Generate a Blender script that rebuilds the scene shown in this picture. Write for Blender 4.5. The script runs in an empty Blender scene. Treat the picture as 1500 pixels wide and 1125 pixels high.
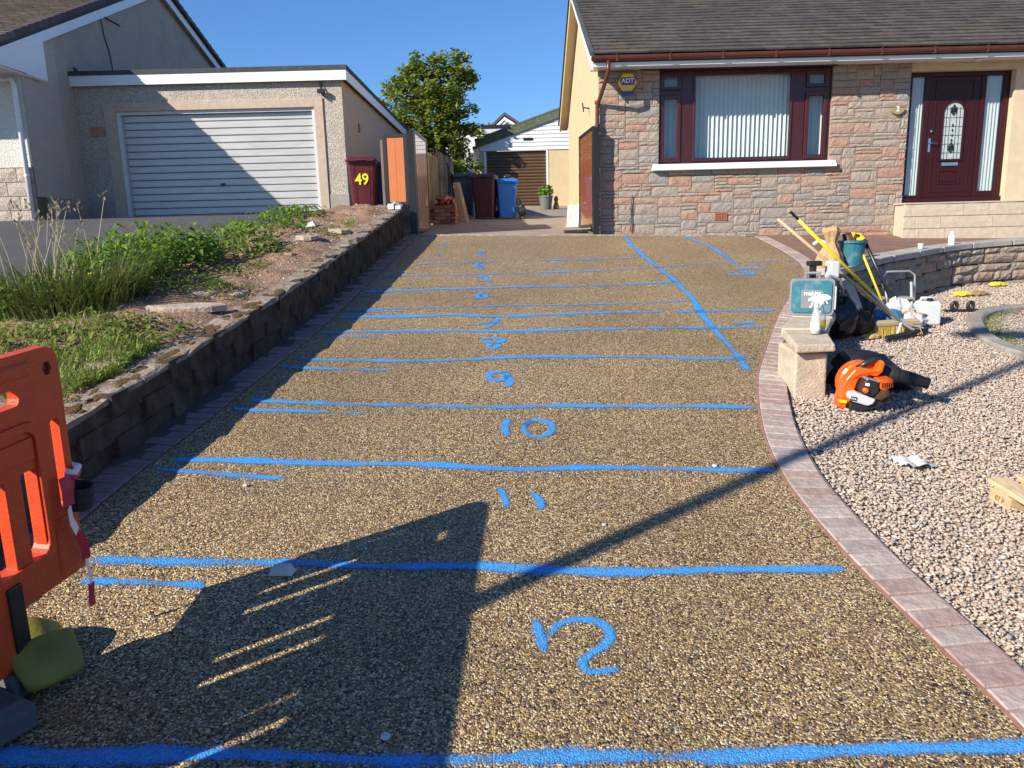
import bpy, bmesh, math, random
import numpy as np
from mathutils import Vector, Matrix, geometry

random.seed(7)
rng = np.random.default_rng(7)
R = math.radians
SC = bpy.context.scene
COL = SC.collection

# ------------------------------------------------------------------ camera, sky, sun, exposure
F = 1100.0                       # focal length in pixels of a 1500 px wide picture
PITCH, ROLL, EYE = R(11.4), R(-1.43), 1.65
cam = bpy.data.cameras.new('camera')
cam.sensor_width = 36.0
cam.lens = F / 1500 * 36.0
cam.clip_start, cam.clip_end = 0.05, 3000
camo = bpy.data.objects.new('camera', cam)
COL.objects.link(camo)
CAMM = Matrix.Translation((0, 0, EYE)) @ Matrix.Rotation(math.pi / 2 - PITCH, 4, 'X') @ Matrix.Rotation(ROLL, 4, 'Z')
camo.matrix_world = CAMM
SC.camera = camo

SUN_AZ, SUN_EL = R(53), R(29)    # shadows run to +X +Y, azimuth from +Y
to_sun = Vector((-math.sin(SUN_AZ) * math.cos(SUN_EL), -math.cos(SUN_AZ) * math.cos(SUN_EL), math.sin(SUN_EL)))
world = bpy.data.worlds.new('World')
SC.world = world
world.use_nodes = True
wn = world.node_tree
sky = wn.nodes.new('ShaderNodeTexSky')
sky.sky_type = 'NISHITA'
sky.sun_disc = False
sky.sun_elevation = SUN_EL
sky.sun_rotation = math.pi + SUN_AZ
sky.altitude = 0
sky.air_density = 1.0
sky.dust_density = 0.0
sky.ozone_density = 10.0
wn.links.new(sky.outputs[0], wn.nodes['Background'].inputs[0])
wn.nodes['Background'].inputs[1].default_value = 0.102
sl = bpy.data.lights.new('sun', 'SUN')
sl.energy = 5.0
sl.angle = R(0.53)
sl.color = (1.0, 0.92, 0.79)
so = bpy.data.objects.new('sun', sl)
COL.objects.link(so)
so.rotation_euler = to_sun.to_track_quat('Z', 'Y').to_euler()
SC.view_settings.view_transform = 'Standard'
SC.view_settings.look = 'None'
SC.view_settings.gamma = 1.0
SC.view_settings.exposure = 0.66
SC.view_settings.use_curve_mapping = False
SC.cycles.max_bounces = 8
SC.cycles.transparent_max_bounces = 12

# ------------------------------------------------------------------ where things stand
ROT = CAMM.to_3x3()
EYEV = Vector((0, 0, EYE))
def ray(px, py): return ROT @ Vector(((px - 750) / F, -(py - 562.5) / F, -1))
def atY(px, py, Y):
    d = ray(px, py); return EYEV + d * (Y / d.y)
A0, B0, C0 = -0.19, 0.1405, -0.025
def onpl(px, py, a, b, c):
    d = ray(px, py); return EYEV + d * ((a - EYE) / (d.z - b * d.y - c * d.x))
def drv(px, py): return onpl(px, py, A0, B0, C0)
def G(x, y):                      # driveway, then the gentler yard behind the gates
    if y < 1.5: return A0 + B0 * 1.5 + C0 * x
    if y <= 12.8: return A0 + B0 * y + C0 * x
    return A0 + B0 * 12.8 + 0.066 * (y - 12.8) + C0 * x
def GG(x, y): return G(x, min(y, 12.8)) - float(np.interp(y, [4.6, 6.0], [.018, .06])) - 0.008 * max(0, y - 5)   # gravel garden
def BK(x, y):                     # raised bank on the left
    return 0.19 + 0.15 * y if y < 12.6 else 2.08 + 0.035 * (y - 12.6)
def wall_x(y):                    # foot of the left retaining wall
    return float(np.interp(y, [2, 3.9, 4.8, 5.5, 6.5, 7.5, 9.2, 12.8], [-2.42, -2.285, -2.175, -2.11, -2.005, -1.945, -1.875, -1.735]))

# ------------------------------------------------------------------ materials
MATS = {}
def mat(name, col=(.5, .5, .5), rough=.6, var=.12, vs=6.0, bump=0.0, bs=60.0, metal=0.0, rnd=None, island=False,
        dirt=0.0, dirtcol=(.05, .04, .03), ds=1.5, coat=0.0, stretch=None, spec=0.5, trans=0.0, alpha=1.0, sss=0.0):
    if name in MATS: return MATS[name]
    m = bpy.data.materials.new(name); m.use_nodes = True
    nt = m.node_tree; N = nt.nodes; L = nt.links
    bs_ = N['Principled BSDF']
    geo = N.new('ShaderNodeNewGeometry')
    mp = N.new('ShaderNodeMapping')
    L.new(geo.outputs['Position'], mp.inputs[0])
    if stretch: mp.inputs['Scale'].default_value = stretch
    n1 = N.new('ShaderNodeTexNoise'); n1.inputs['Scale'].default_value = vs; n1.inputs['Detail'].default_value = 6
    L.new(mp.outputs[0], n1.inputs[0])
    if rnd:
        ramp = N.new('ShaderNodeValToRGB'); ramp.color_ramp.interpolation = 'CONSTANT'
        els = ramp.color_ramp.elements
        while len(els) < len(rnd): els.new(0.5)
        for i, c in enumerate(rnd):
            els[i].position = i / len(rnd); els[i].color = (*c, 1)
        if island: L.new(geo.outputs['Random Per Island'], ramp.inputs[0])
        else:
            oi = N.new('ShaderNodeObjectInfo'); L.new(oi.outputs['Random'], ramp.inputs[0])
        base = ramp.outputs[0]
    else:
        rgb = N.new('ShaderNodeRGB'); rgb.outputs[0].default_value = (*col, 1); base = rgb.outputs[0]
    mr = N.new('ShaderNodeMapRange'); mr.inputs['From Min'].default_value = .3; mr.inputs['From Max'].default_value = .7
    mr.inputs['To Min'].default_value = 1 - var; mr.inputs['To Max'].default_value = 1 + var
    L.new(n1.outputs[0], mr.inputs[0])
    mx = N.new('ShaderNodeVectorMath'); mx.operation = 'SCALE'
    L.new(base, mx.inputs[0]); L.new(mr.outputs[0], mx.inputs['Scale'])
    out = mx.outputs[0]
    if dirt:
        n2 = N.new('ShaderNodeTexNoise'); n2.inputs['Scale'].default_value = ds; n2.inputs['Detail'].default_value = 8
        n2.inputs['Roughness'].default_value = .65
        L.new(mp.outputs[0], n2.inputs[0])
        r2 = N.new('ShaderNodeMapRange'); r2.inputs['From Min'].default_value = .48; r2.inputs['From Max'].default_value = .72
        r2.inputs['To Min'].default_value = 0; r2.inputs['To Max'].default_value = dirt
        L.new(n2.outputs[0], r2.inputs[0])
        mm = N.new('ShaderNodeMix'); mm.data_type = 'RGBA'
        L.new(r2.outputs[0], mm.inputs[0]); L.new(out, mm.inputs[6]); mm.inputs[7].default_value = (*dirtcol, 1)
        out = mm.outputs[2]
    L.new(out, bs_.inputs['Base Color'])
    bs_.inputs['Roughness'].default_value = rough
    bs_.inputs['Metallic'].default_value = metal
    bs_.inputs['Specular IOR Level'].default_value = spec
    bs_.inputs['Coat Weight'].default_value = coat
    bs_.inputs['Transmission Weight'].default_value = trans
    bs_.inputs['Alpha'].default_value = alpha
    if sss:
        pass
    if bump:
        nb = N.new('ShaderNodeTexNoise'); nb.inputs['Scale'].default_value = bs; nb.inputs['Detail'].default_value = 5
        L.new(mp.outputs[0], nb.inputs[0])
        b = N.new('ShaderNodeBump'); b.inputs['Strength'].default_value = min(1, bump); b.inputs['Distance'].default_value = .01 * max(1, bump)
        L.new(nb.outputs[0], b.inputs['Height']); L.new(b.outputs[0], bs_.inputs['Normal'])
    MATS[name] = m
    return m

def voro(N, L, scale, feature='F1'):
    geo = N.new('ShaderNodeNewGeometry')
    v = N.new('ShaderNodeTexVoronoi'); v.inputs['Scale'].default_value = scale; v.feature = feature
    L.new(geo.outputs['Position'], v.inputs['Vector'])
    return geo, v
def make_resin():
    m = bpy.data.materials.new('resin_bound_stone'); m.use_nodes = True
    N, L = m.node_tree.nodes, m.node_tree.links
    b = N['Principled BSDF']
    geo, v = voro(N, L, 152)
    v.inputs['Randomness'].default_value = 1.0
    sep = N.new('ShaderNodeSeparateColor'); L.new(v.outputs['Color'], sep.inputs[0])
    ramp = N.new('ShaderNodeValToRGB'); e = ramp.color_ramp.elements
    cols = [(0, (.016, .012, .010)), (.13, (.030, .022, .018)), (.19, (.115, .068, .035)), (.33, (.19, .122, .058)), (.47, (.27, .178, .080)), (.55, (.32, .170, .078)),
            (.61, (.38, .262, .108)), (.75, (.56, .415, .185)), (.85, (.80, .68, .44)), (.88, (.24, .20, .17)), (1, (.10, .085, .08))]
    while len(e) < len(cols): e.new(.5)
    for i, (p, c) in enumerate(cols): e[i].position = p; e[i].color = (*c, 1)
    L.new(sep.outputs[0], ramp.inputs[0])
    n = N.new('ShaderNodeTexNoise'); n.inputs['Scale'].default_value = .9; n.inputs['Detail'].default_value = 5
    L.new(geo.outputs['Position'], n.inputs[0])
    mr = N.new('ShaderNodeMapRange'); mr.inputs['From Min'].default_value = .3; mr.inputs['From Max'].default_value = .7
    mr.inputs['To Min'].default_value = .88; mr.inputs['To Max'].default_value = 1.2
    L.new(n.outputs[0], mr.inputs[0])
    sc = N.new('ShaderNodeVectorMath'); sc.operation = 'SCALE'; L.new(ramp.outputs[0], sc.inputs[0]); L.new(mr.outputs[0], sc.inputs['Scale'])
    nl = N.new('ShaderNodeTexNoise'); nl.inputs['Scale'].default_value = .33; nl.inputs['Detail'].default_value = 7; nl.inputs['Distortion'].default_value = 1.2
    L.new(geo.outputs['Position'], nl.inputs[0])
    fd = N.new('ShaderNodeMapRange'); fd.inputs['From Min'].default_value = .42; fd.inputs['From Max'].default_value = .72; fd.inputs['To Max'].default_value = .26
    L.new(nl.outputs[0], fd.inputs[0])
    dm = N.new('ShaderNodeMix'); dm.data_type = 'RGBA'; L.new(fd.outputs[0], dm.inputs[0]); L.new(sc.outputs[0], dm.inputs[6]); dm.inputs[7].default_value = (.22, .165, .10, 1)
    L.new(dm.outputs[2], b.inputs['Base Color'])
    b.inputs['Roughness'].default_value = .45; b.inputs['Specular IOR Level'].default_value = .22
    bp = N.new('ShaderNodeBump'); bp.invert = True; bp.inputs['Strength'].default_value = 1; bp.inputs['Distance'].default_value = .0045
    L.new(v.outputs['Distance'], bp.inputs['Height']); L.new(bp.outputs[0], b.inputs['Normal'])
    # height scaled to metres: voronoi distance is in cells
    return m
def make_paint():
    m = bpy.data.materials.new('blue_spray_paint'); m.use_nodes = True
    N, L = m.node_tree.nodes, m.node_tree.links
    b = N['Principled BSDF']
    geo, v = voro(N, L, 152)
    sep = N.new('ShaderNodeSeparateColor'); L.new(v.outputs['Color'], sep.inputs[0])
    uv = N.new('ShaderNodeUVMap'); sx = N.new('ShaderNodeSeparateXYZ'); L.new(uv.outputs[0], sx.inputs[0])
    # v: 0..1 across, u: spray strength 0..1
    a = N.new('ShaderNodeMath'); a.operation = 'SUBTRACT'; a.inputs[1].default_value = .5; L.new(sx.outputs[1], a.inputs[0])
    ab = N.new('ShaderNodeMath'); ab.operation = 'ABSOLUTE'; L.new(a.outputs[0], ab.inputs[0])
    cov = N.new('ShaderNodeMapRange'); cov.inputs['From Min'].default_value = .5; cov.inputs['From Max'].default_value = .10
    cov.inputs['To Min'].default_value = 0; cov.inputs['To Max'].default_value = 1; L.new(ab.outputs[0], cov.inputs[0])
    mu = N.new('ShaderNodeMath'); mu.operation = 'MULTIPLY'; L.new(cov.outputs[0], mu.inputs[0]); L.new(sx.outputs[0], mu.inputs[1])
    n = N.new('ShaderNodeTexNoise'); n.inputs['Scale'].default_value = 4; n.inputs['Detail'].default_value = 6
    L.new(geo.outputs['Position'], n.inputs[0])
    n2 = N.new('ShaderNodeMath'); n2.operation = 'MULTIPLY_ADD'; L.new(n.outputs[0], n2.inputs[0]); n2.inputs[1].default_value = 1.5; n2.inputs[2].default_value = -.72
    add = N.new('ShaderNodeMath'); add.operation = 'ADD'; L.new(mu.outputs[0], add.inputs[0]); L.new(n2.outputs[0], add.inputs[1])
    thr = N.new('ShaderNodeMath'); thr.operation = 'MULTIPLY_ADD'; L.new(sep.outputs[1], thr.inputs[0]); thr.inputs[1].default_value = .40; thr.inputs[2].default_value = .46
    df = N.new('ShaderNodeMath'); df.operation = 'SUBTRACT'; L.new(add.outputs[0], df.inputs[0]); L.new(thr.outputs[0], df.inputs[1])
    gt = N.new('ShaderNodeMapRange'); gt.inputs['From Min'].default_value = -.34; gt.inputs['From Max'].default_value = .16; gt.inputs['To Max'].default_value = .93; L.new(df.outputs[0], gt.inputs[0])
    L.new(gt.outputs[0], b.inputs['Alpha'])
    cr = N.new('ShaderNodeMapRange'); L.new(sep.outputs[2], cr.inputs[0]); cr.inputs['To Min'].default_value = .7; cr.inputs['To Max'].default_value = 1.15
    c = N.new('ShaderNodeVectorMath'); c.operation = 'SCALE'; c.inputs[0].default_value = (.075, .34, .76); L.new(cr.outputs[0], c.inputs['Scale'])
    L.new(c.outputs[0], b.inputs['Base Color']); b.inputs['Roughness'].default_value = .7; b.inputs['Specular IOR Level'].default_value = .2
    bp = N.new('ShaderNodeBump'); bp.invert = True; bp.inputs['Strength'].default_value = .7; bp.inputs['Distance'].default_value = .005
    L.new(v.outputs['Distance'], bp.inputs['Height']); L.new(bp.outputs[0], b.inputs['Normal'])
    return m
def make_glass(name='window_glass', tint=(.92, .96, .97), refl=1.0):
    m = bpy.data.materials.new(name); m.use_nodes = True
    N, L = m.node_tree.nodes, m.node_tree.links
    N.remove(N['Principled BSDF'])
    t = N.new('ShaderNodeBsdfTransparent'); t.inputs[0].default_value = (*tint, 1)
    g = N.new('ShaderNodeBsdfGlossy'); g.inputs['Roughness'].default_value = 0.01
    f = N.new('ShaderNodeFresnel'); gb_ = N.new('ShaderNodeNewGeometry'); io = N.new('ShaderNodeMapRange'); io.inputs['To Min'].default_value = 1.55; io.inputs['To Max'].default_value = 1 / 1.55
    L.new(gb_.outputs['Backfacing'], io.inputs[0]); L.new(io.outputs[0], f.inputs['IOR'])
    ml = N.new('ShaderNodeMath'); ml.operation = 'MULTIPLY'; ml.inputs[1].default_value = 1.6 * refl; ml.use_clamp = True; L.new(f.outputs[0], ml.inputs[0])
    x = N.new('ShaderNodeMixShader'); L.new(ml.outputs[0], x.inputs[0]); L.new(t.outputs[0], x.inputs[1]); L.new(g.outputs[0], x.inputs[2])
    L.new(x.outputs[0], N['Material Output'].inputs[0])
    return m
RESIN, PAINT, GLASS = make_resin(), make_paint(), make_glass()

def leafmat(name, cols, rough=.5, trans=.35):
    m = bpy.data.materials.new(name); m.use_nodes = True
    N, L = m.node_tree.nodes, m.node_tree.links
    b = N['Principled BSDF']
    geo = N.new('ShaderNodeNewGeometry')
    ramp = N.new('ShaderNodeValToRGB'); e = ramp.color_ramp.elements
    while len(e) < len(cols): e.new(.5)
    for i, c in enumerate(cols): e[i].position = i / max(1, len(cols) - 1); e[i].color = (*c, 1)
    L.new(geo.outputs['Random Per Island'], ramp.inputs[0]); L.new(ramp.outputs[0], b.inputs['Base Color'])
    b.inputs['Roughness'].default_value = rough
    tr = N.new('ShaderNodeBsdfTranslucent'); L.new(ramp.outputs[0], tr.inputs[0])
    x = N.new('ShaderNodeMixShader'); x.inputs[0].default_value = trans
    L.new(b.outputs[0], x.inputs[1]); L.new(tr.outputs[0], x.inputs[2]); L.new(x.outputs[0], N['Material Output'].inputs[0])
    return m

M = dict(
    white=mat('white_upvc', (.76, .77, .78), .35, .04, 3, dirt=.18, dirtcol=(.35, .34, .3), ds=3),
    mahog=mat('mahogany_upvc', (.050, .0085, .009), .34, .25, 20, stretch=(6, 6, .6), coat=.15),
    mahog2=mat('mahogany_door', (.034, .005, .006), .36, .2, 25, stretch=(6, 6, .6), spec=.35),
    brownpl=mat('brown_gutter', (.10, .028, .020), .35, .12, 5),
    cream=mat('cream_render', (.60, .47, .28), .9, .06, 4, bump=.6, bs=90, dirt=.15, dirtcol=(.42, .33, .2), ds=1.2),
    creamdoor=mat('cream_roughcast', (.62, .50, .33), .9, .07, 8, bump=1, bs=120),
    creamblock=mat('cream_step_block', (.52, .43, .32), .85, .1, 12, bump=.5, bs=50, dirt=.2, dirtcol=(.4, .33, .24)),
    mortar=mat('mortar', (.13, .105, .085), .95, .15, 30, bump=.5, bs=80),
    stone=mat('rock_faced_stone', rnd=[(.335, .265, .21), (.32, .255, .205), (.305, .255, .215), (.36, .225, .17), (.29, .255, .22), (.335, .27, .215), (.36, .215, .16),
                                       (.32, .265, .215), (.275, .25, .225), (.34, .28, .225), (.35, .24, .185), (.305, .255, .215)], rough=.92, var=.18, vs=26, bump=1.2, bs=42),
    tile=mat('roof_tile', rnd=[(.060, .052, .046), (.072, .062, .054), (.05, .046, .044), (.08, .066, .054), (.064, .056, .05)], island=True, rough=.85, var=.25, vs=9, bump=.5, bs=70,
             dirt=.35, dirtcol=(.12, .11, .085), ds=2.5),
    tile2=mat('brown_roof_tile', rnd=[(.10, .075, .055), (.12, .09, .065), (.085, .07, .06), (.13, .105, .08), (.105, .085, .07)], island=True, rough=.9, var=.25, vs=9, bump=.5, bs=70),
    vergetile=mat('purple_verge_tile', rnd=[(.10, .07, .075), (.08, .06, .07), (.13, .10, .10), (.07, .06, .065)], rough=.85, var=.2),
    harl=mat('grey_roughcast', (.44, .385, .32), .95, .36, 42, bump=2.2, bs=44, dirt=.38, dirtcol=(.20, .18, .155), ds=.9),
    harlw=mat('white_roughcast', (.62, .60, .55), .95, .18, 42, bump=1.8, bs=44),
    harlb=mat('beige_roughcast', (.44, .37, .31), .95, .28, 42, bump=2.0, bs=44),
    harl2=mat('pale_grey_render_panel', (.45, .415, .365), .95, .2, 42, bump=1.6, bs=44),
    basec=mat('base_course_render', (.34, .31, .27), .95, .12, 10, bump=.8, bs=60, dirt=.3, dirtcol=(.16, .14, .12), ds=2),
    surround=mat('pink_concrete_surround', (.47, .36, .28), .85, .1, 10, bump=.3, bs=60, dirt=.2, dirtcol=(.3, .24, .19)),
    felt=mat('roof_felt', (.055, .06, .065), .95, .2, 10, bump=.5),
    alu=mat('silver_door_slat', (.47, .465, .45), .45, .10, 6, metal=.2, dirt=.45, dirtcol=(.33, .325, .30), ds=3, stretch=(.5, 1, 2.5)),
    dark=mat('black_paint', (.012, .012, .013), .4, .2, 8),
    rubber=mat('black_rubber', (.02, .02, .021), .75, .3, 12, bump=.3),
    blackpl=mat('black_plastic', (.018, .018, .02), .35, .2, 10),
    oakpan=mat('golden_oak_panel', (.52, .155, .04), .35, .14, 10, stretch=(14, 14, .7), coat=.25),
    oakpan2=mat('brown_oak_panel', (.30, .09, .032), .22, .12, 10, stretch=(14, 14, .7), coat=.6),
    oakpan3=mat('pale_sheen_panel', (.58, .33, .19), .3, .10, 10, stretch=(14, 14, .7), coat=1.0),  # paler base colour carries the sky and house reflected in the leaf
    fencewood=mat('weathered_fence_board', rnd=[(.28, .20, .11), (.24, .17, .10), (.32, .23, .13), (.20, .15, .10)], rough=.85, var=.25, vs=12, stretch=(8, 8, .6)),
    paleboard=mat('pale_new_timber', (.58, .42, .22), .75, .14, 10, stretch=(8, 8, .8)),
    maroon_shade=mat('shade_darkened_maroon_plastic', (.06, .007, .009), .42, .12, 6),  # maroon copy darkened so the colour carries the yard shade
    maroon=mat('maroon_plastic', (.09, .008, .011), .42, .12, 6, dirt=.15, dirtcol=(.2, .1, .09), ds=4),
    bluebin=mat('blue_plastic', (.012, .16, .60), .4, .1, 5),
    darkblue=mat('slate_blue_plastic', (.03, .06, .10), .5, .15, 5),
    yellow=mat('yellow_sticker', (.80, .72, .02), .5, .03),
    brick=mat('red_brick', rnd=[(.33, .12, .07), (.28, .10, .06), (.38, .17, .10), (.24, .09, .06), (.36, .2, .14)], rough=.9, var=.2, vs=14, bump=.6),
    clad=mat('white_cladding', (.70, .71, .70), .45, .05, 4, dirt=.12, dirtcol=(.45, .45, .42)),
    greenroof=mat('mossy_green_barge', (.10, .115, .075), .9, .3, 6, bump=.5),
    brownslat=mat('brown_roller_slat', (.105, .058, .028), .42, .1, 5),
    yard=mat('yard_paver', rnd=[(.36, .27, .22), (.33, .26, .21), (.40, .31, .25), (.30, .24, .20)], rough=.9, var=.18, vs=8, bump=.5, dirt=.3, dirtcol=(.2, .16, .12), ds=1.5),
    yardbase=mat('yard_concrete', (.31, .25, .20), .92, .2, 3, bump=.4, dirt=.35, dirtcol=(.18, .14, .1), ds=.9),
    brownpave=mat('brown_stamped_paving', (.20, .115, .085), .8, .16, 5, bump=.4, dirt=.35, dirtcol=(.12, .08, .065), ds=1.4),
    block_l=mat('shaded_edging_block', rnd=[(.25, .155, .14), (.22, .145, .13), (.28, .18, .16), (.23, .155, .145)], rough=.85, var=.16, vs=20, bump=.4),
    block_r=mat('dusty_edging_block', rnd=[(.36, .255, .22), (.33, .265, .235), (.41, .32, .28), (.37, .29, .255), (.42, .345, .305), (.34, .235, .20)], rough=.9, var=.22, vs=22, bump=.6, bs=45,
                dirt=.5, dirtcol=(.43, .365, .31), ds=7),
    bedm=mat('edging_mortar', (.30, .225, .19), .95, .25, 20),
    redjoint=mat('red_brick_dust', (.32, .16, .12), .95, .25, 20),
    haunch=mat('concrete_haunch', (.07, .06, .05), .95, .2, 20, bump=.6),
    wallblock=mat('dirty_shade_darkened_block', rnd=[(.075, .062, .05), (.072, .06, .049), (.079, .065, .053), (.074, .061, .05)], rough=1, var=.4, vs=9, bump=1.4, bs=30, dirt=.8, dirtcol=(.022, .021, .014), ds=2.2, spec=.1),  # base tone pushed near black to carry the wall's shade, besides dirt
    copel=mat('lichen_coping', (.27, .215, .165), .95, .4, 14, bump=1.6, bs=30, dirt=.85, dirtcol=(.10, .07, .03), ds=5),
    moss=mat('brown_moss', (.115, .065, .016), 1.0, .5, 40, bump=2, bs=90),
    soil=mat('dry_soil', (.27, .165, .105), 1.0, .35, 8, bump=2.5, bs=40, dirt=.6, dirtcol=(.15, .09, .055), ds=3),
    flag=mat('flat_stone', (.42, .33, .26), .95, .2, 14, bump=1, bs=40, dirt=.3, dirtcol=(.2, .15, .1)),
    tarmac=mat('tarmac', (.075, .073, .072), .92, .2, 60, bump=.8, bs=200, dirt=.35, dirtcol=(.13, .125, .12), ds=.7),
    ground=mat('earth', (.12, .10, .07), 1, .3, 3),
    gravelbed=mat('gravel_bed', (.44, .35, .26), 1, .4, 30, bump=2, bs=50),
    gravel=mat('gravel_stone', rnd=[(.48, .38, .30), (.44, .345, .275), (.52, .425, .345), (.40, .325, .27), (.46, .345, .27), (.44, .38, .325), (.31, .275, .25), (.49, .40, .325), (.42, .315, .245), (.56, .475, .395)],
               island=True, rough=.9, var=.15, vs=30),
    gwall=mat('garden_wall_stone', rnd=[(.30, .235, .175), (.275, .22, .17), (.32, .25, .185), (.26, .21, .165), (.33, .235, .17), (.29, .24, .185)], rough=.95, var=.22, vs=18, bump=1.5, bs=34),
    gcope=mat('concrete_coping', (.37, .34, .305), .92, .14, 10, bump=.6, bs=60, dirt=.3, dirtcol=(.24, .21, .18), ds=3),
    sandst=mat('buff_coping_slab', (.50, .42, .31), .92, .16, 10, bump=.8, bs=50, dirt=.35, dirtcol=(.36, .28, .16), ds=4),
    kerbst=mat('grey_kerb_stone', (.27, .245, .215), .95, .2, 12, bump=1, bs=40, dirt=.3, dirtcol=(.15, .13, .1)),
    orange=mat('orange_barrier_plastic', (.68, .065, .012), .45, .14, 7, bump=.25, bs=120, dirt=.45, dirtcol=(.22, .055, .03), ds=6),
    orange2=mat('orange_tool_plastic', (.80, .11, .008), .3, .05, 5),
    yelbag=mat('dirty_shade_dulled_yellow', (.22, .18, .022), .55, .25, 7, bump=.5, bs=20, dirt=.4, dirtcol=(.12, .10, .02), ds=5),  # yellow lowered to olive so the colour carries shadow, besides dirt
    greyrub=mat('grey_recycled_rubber', (.085, .088, .092), .85, .2, 14, bump=.5),
    red=mat('red_tape', (.55, .02, .05), .45, .05), tapew=mat('white_tape', (.75, .70, .70), .45, .05),
    teal=mat('teal_plastic', (.018, .135, .18), .5, .15, 8, dirt=.5, dirtcol=(.35, .38, .38), ds=9),
    greypl=mat('grey_plastic', (.20, .21, .22), .5, .1, 6), lightgrey=mat('light_grey_plastic', (.55, .56, .58), .4, .06, 6),
    paper=mat('brown_paper', (.46, .29, .14), .85, .15, 12, bump=.6, bs=25), cloth=mat('grey_cloth', (.42, .40, .36), .95, .2, 10, bump=.6, bs=30),
    bluesack=mat('blue_sack', (.03, .14, .27), .5, .2, 8, dirt=.3, dirtcol=(.5, .5, .5), ds=8), whitebag=mat('white_plastic_bag', (.52, .52, .51), .5, .1, 12, bump=.5, bs=25),
    translucent=mat('cloudy_plastic', (.56, .58, .58), .35, .04, 4),
    steel=mat('worn_steel', (.45, .45, .45), .35, .1, 10, metal=.9), alum=mat('aluminium_tube', (.62, .62, .60), .35, .1, 8, metal=.6),
    brass=mat('wood_pole', (.45, .33, .20), .5, .1, 12), yelpole=mat('yellow_pole', (.75, .55, .02), .4, .05),
    bristle=mat('straw_bristle', (.50, .36, .06), .8, .3, 50), rust=mat('rusty_mess', (.075, .035, .015), .9, .5, 12, bump=1),
    pallet=mat('pallet_timber', rnd=[(.56, .40, .21), (.60, .44, .25), (.50, .36, .20)], rough=.8, var=.2, vs=10, stretch=(7, 1, 7), dirt=.25, dirtcol=(.35, .3, .25), ds=4),
    stain=mat('brown_stamp_ink', (.22, .10, .03), .9, .1), rag=mat('white_rag', (.72, .70, .66), .9, .1),
    blind=mat('blind_slat', (.62, .66, .63), .8, .03, 5), room=mat('dim_room', (.10, .105, .11), .9, .2, 2), net=mat('net_curtain', (.52, .56, .55), .9, .05, 8, stretch=(9, 9, .2)),
    obsc=mat('obscured_glass', (.40, .46, .46), .25, .12, 18), lead=mat('lead_black', (.015, .015, .018), .4, .1),
    chrome=mat('chrome', (.6, .6, .6), .2, .05, metal=1.0), alarmy=mat('alarm_yellow', (.80, .52, .015), .35, .05), alarmb=mat('alarm_blue', (.02, .05, .22), .35, .05),
    slate=mat('slate_plaque', (.30, .24, .13), .7, .15), whitetext=mat('white_print', (.8, .8, .8), .5, .02), terr=mat('terracotta_vent', (.42, .15, .085), .85, .1),
    pot=mat('grey_green_pot', (.13, .15, .13), .6, .1), bark=mat('bark', (.11, .085, .06), .95, .3, 14, bump=1.5, bs=30),
    cane=mat('bamboo_cane', (.52, .42, .22), .6, .1), white2=mat('far_white_wall', (.68, .69, .70), .8, .06, 2), farroof=mat('far_roof', (.09, .08, .075), .9, .2, 3),
    galv=mat('galvanised_column', (.35, .36, .37), .5, .1, 5, metal=.5), yelcloth=mat('yellow_glove', (.70, .50, .03), .8, .12, 15),
    gloveb=mat('brown_leather', (.28, .17, .08), .8, .2, 12), stonechip=mat('pale_chip', (.55, .53, .50), .9, .1), hose=mat('green_hose', (.03, .10, .05), .5, .1),
    grasss=leafmat('grass_blade', [(.12, .19, .02), (.18, .27, .03), (.25, .34, .05), (.31, .35, .08)]),
    grassd=leafmat('dark_grass_blade', [(.05, .085, .02), (.08, .13, .028), (.13, .18, .04), (.22, .22, .08)]),
    weed=leafmat('weed_leaf', [(.08, .15, .018), (.13, .23, .025), (.20, .32, .035), (.27, .38, .06)]),
    ground_leaf=leafmat('low_weed_leaf', [(.12, .18, .025), (.18, .25, .035), (.24, .31, .05), (.30, .30, .09)]),
    seed=leafmat('seed_head', [(.42, .34, .20), (.55, .46, .28), (.30, .22, .12)]),
    treeleaf=leafmat('tree_leaf', [(.13, .18, .02), (.20, .27, .035), (.28, .35, .05), (.38, .41, .11)], .38, .42),
    treeleaf2=leafmat('far_tree_leaf', [(.05, .08, .015), (.08, .12, .02), (.12, .15, .03)], .5, .3),
    dandelion=mat('dandelion_yellow', (.85, .60, .01), .8, .05),
)

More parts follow.
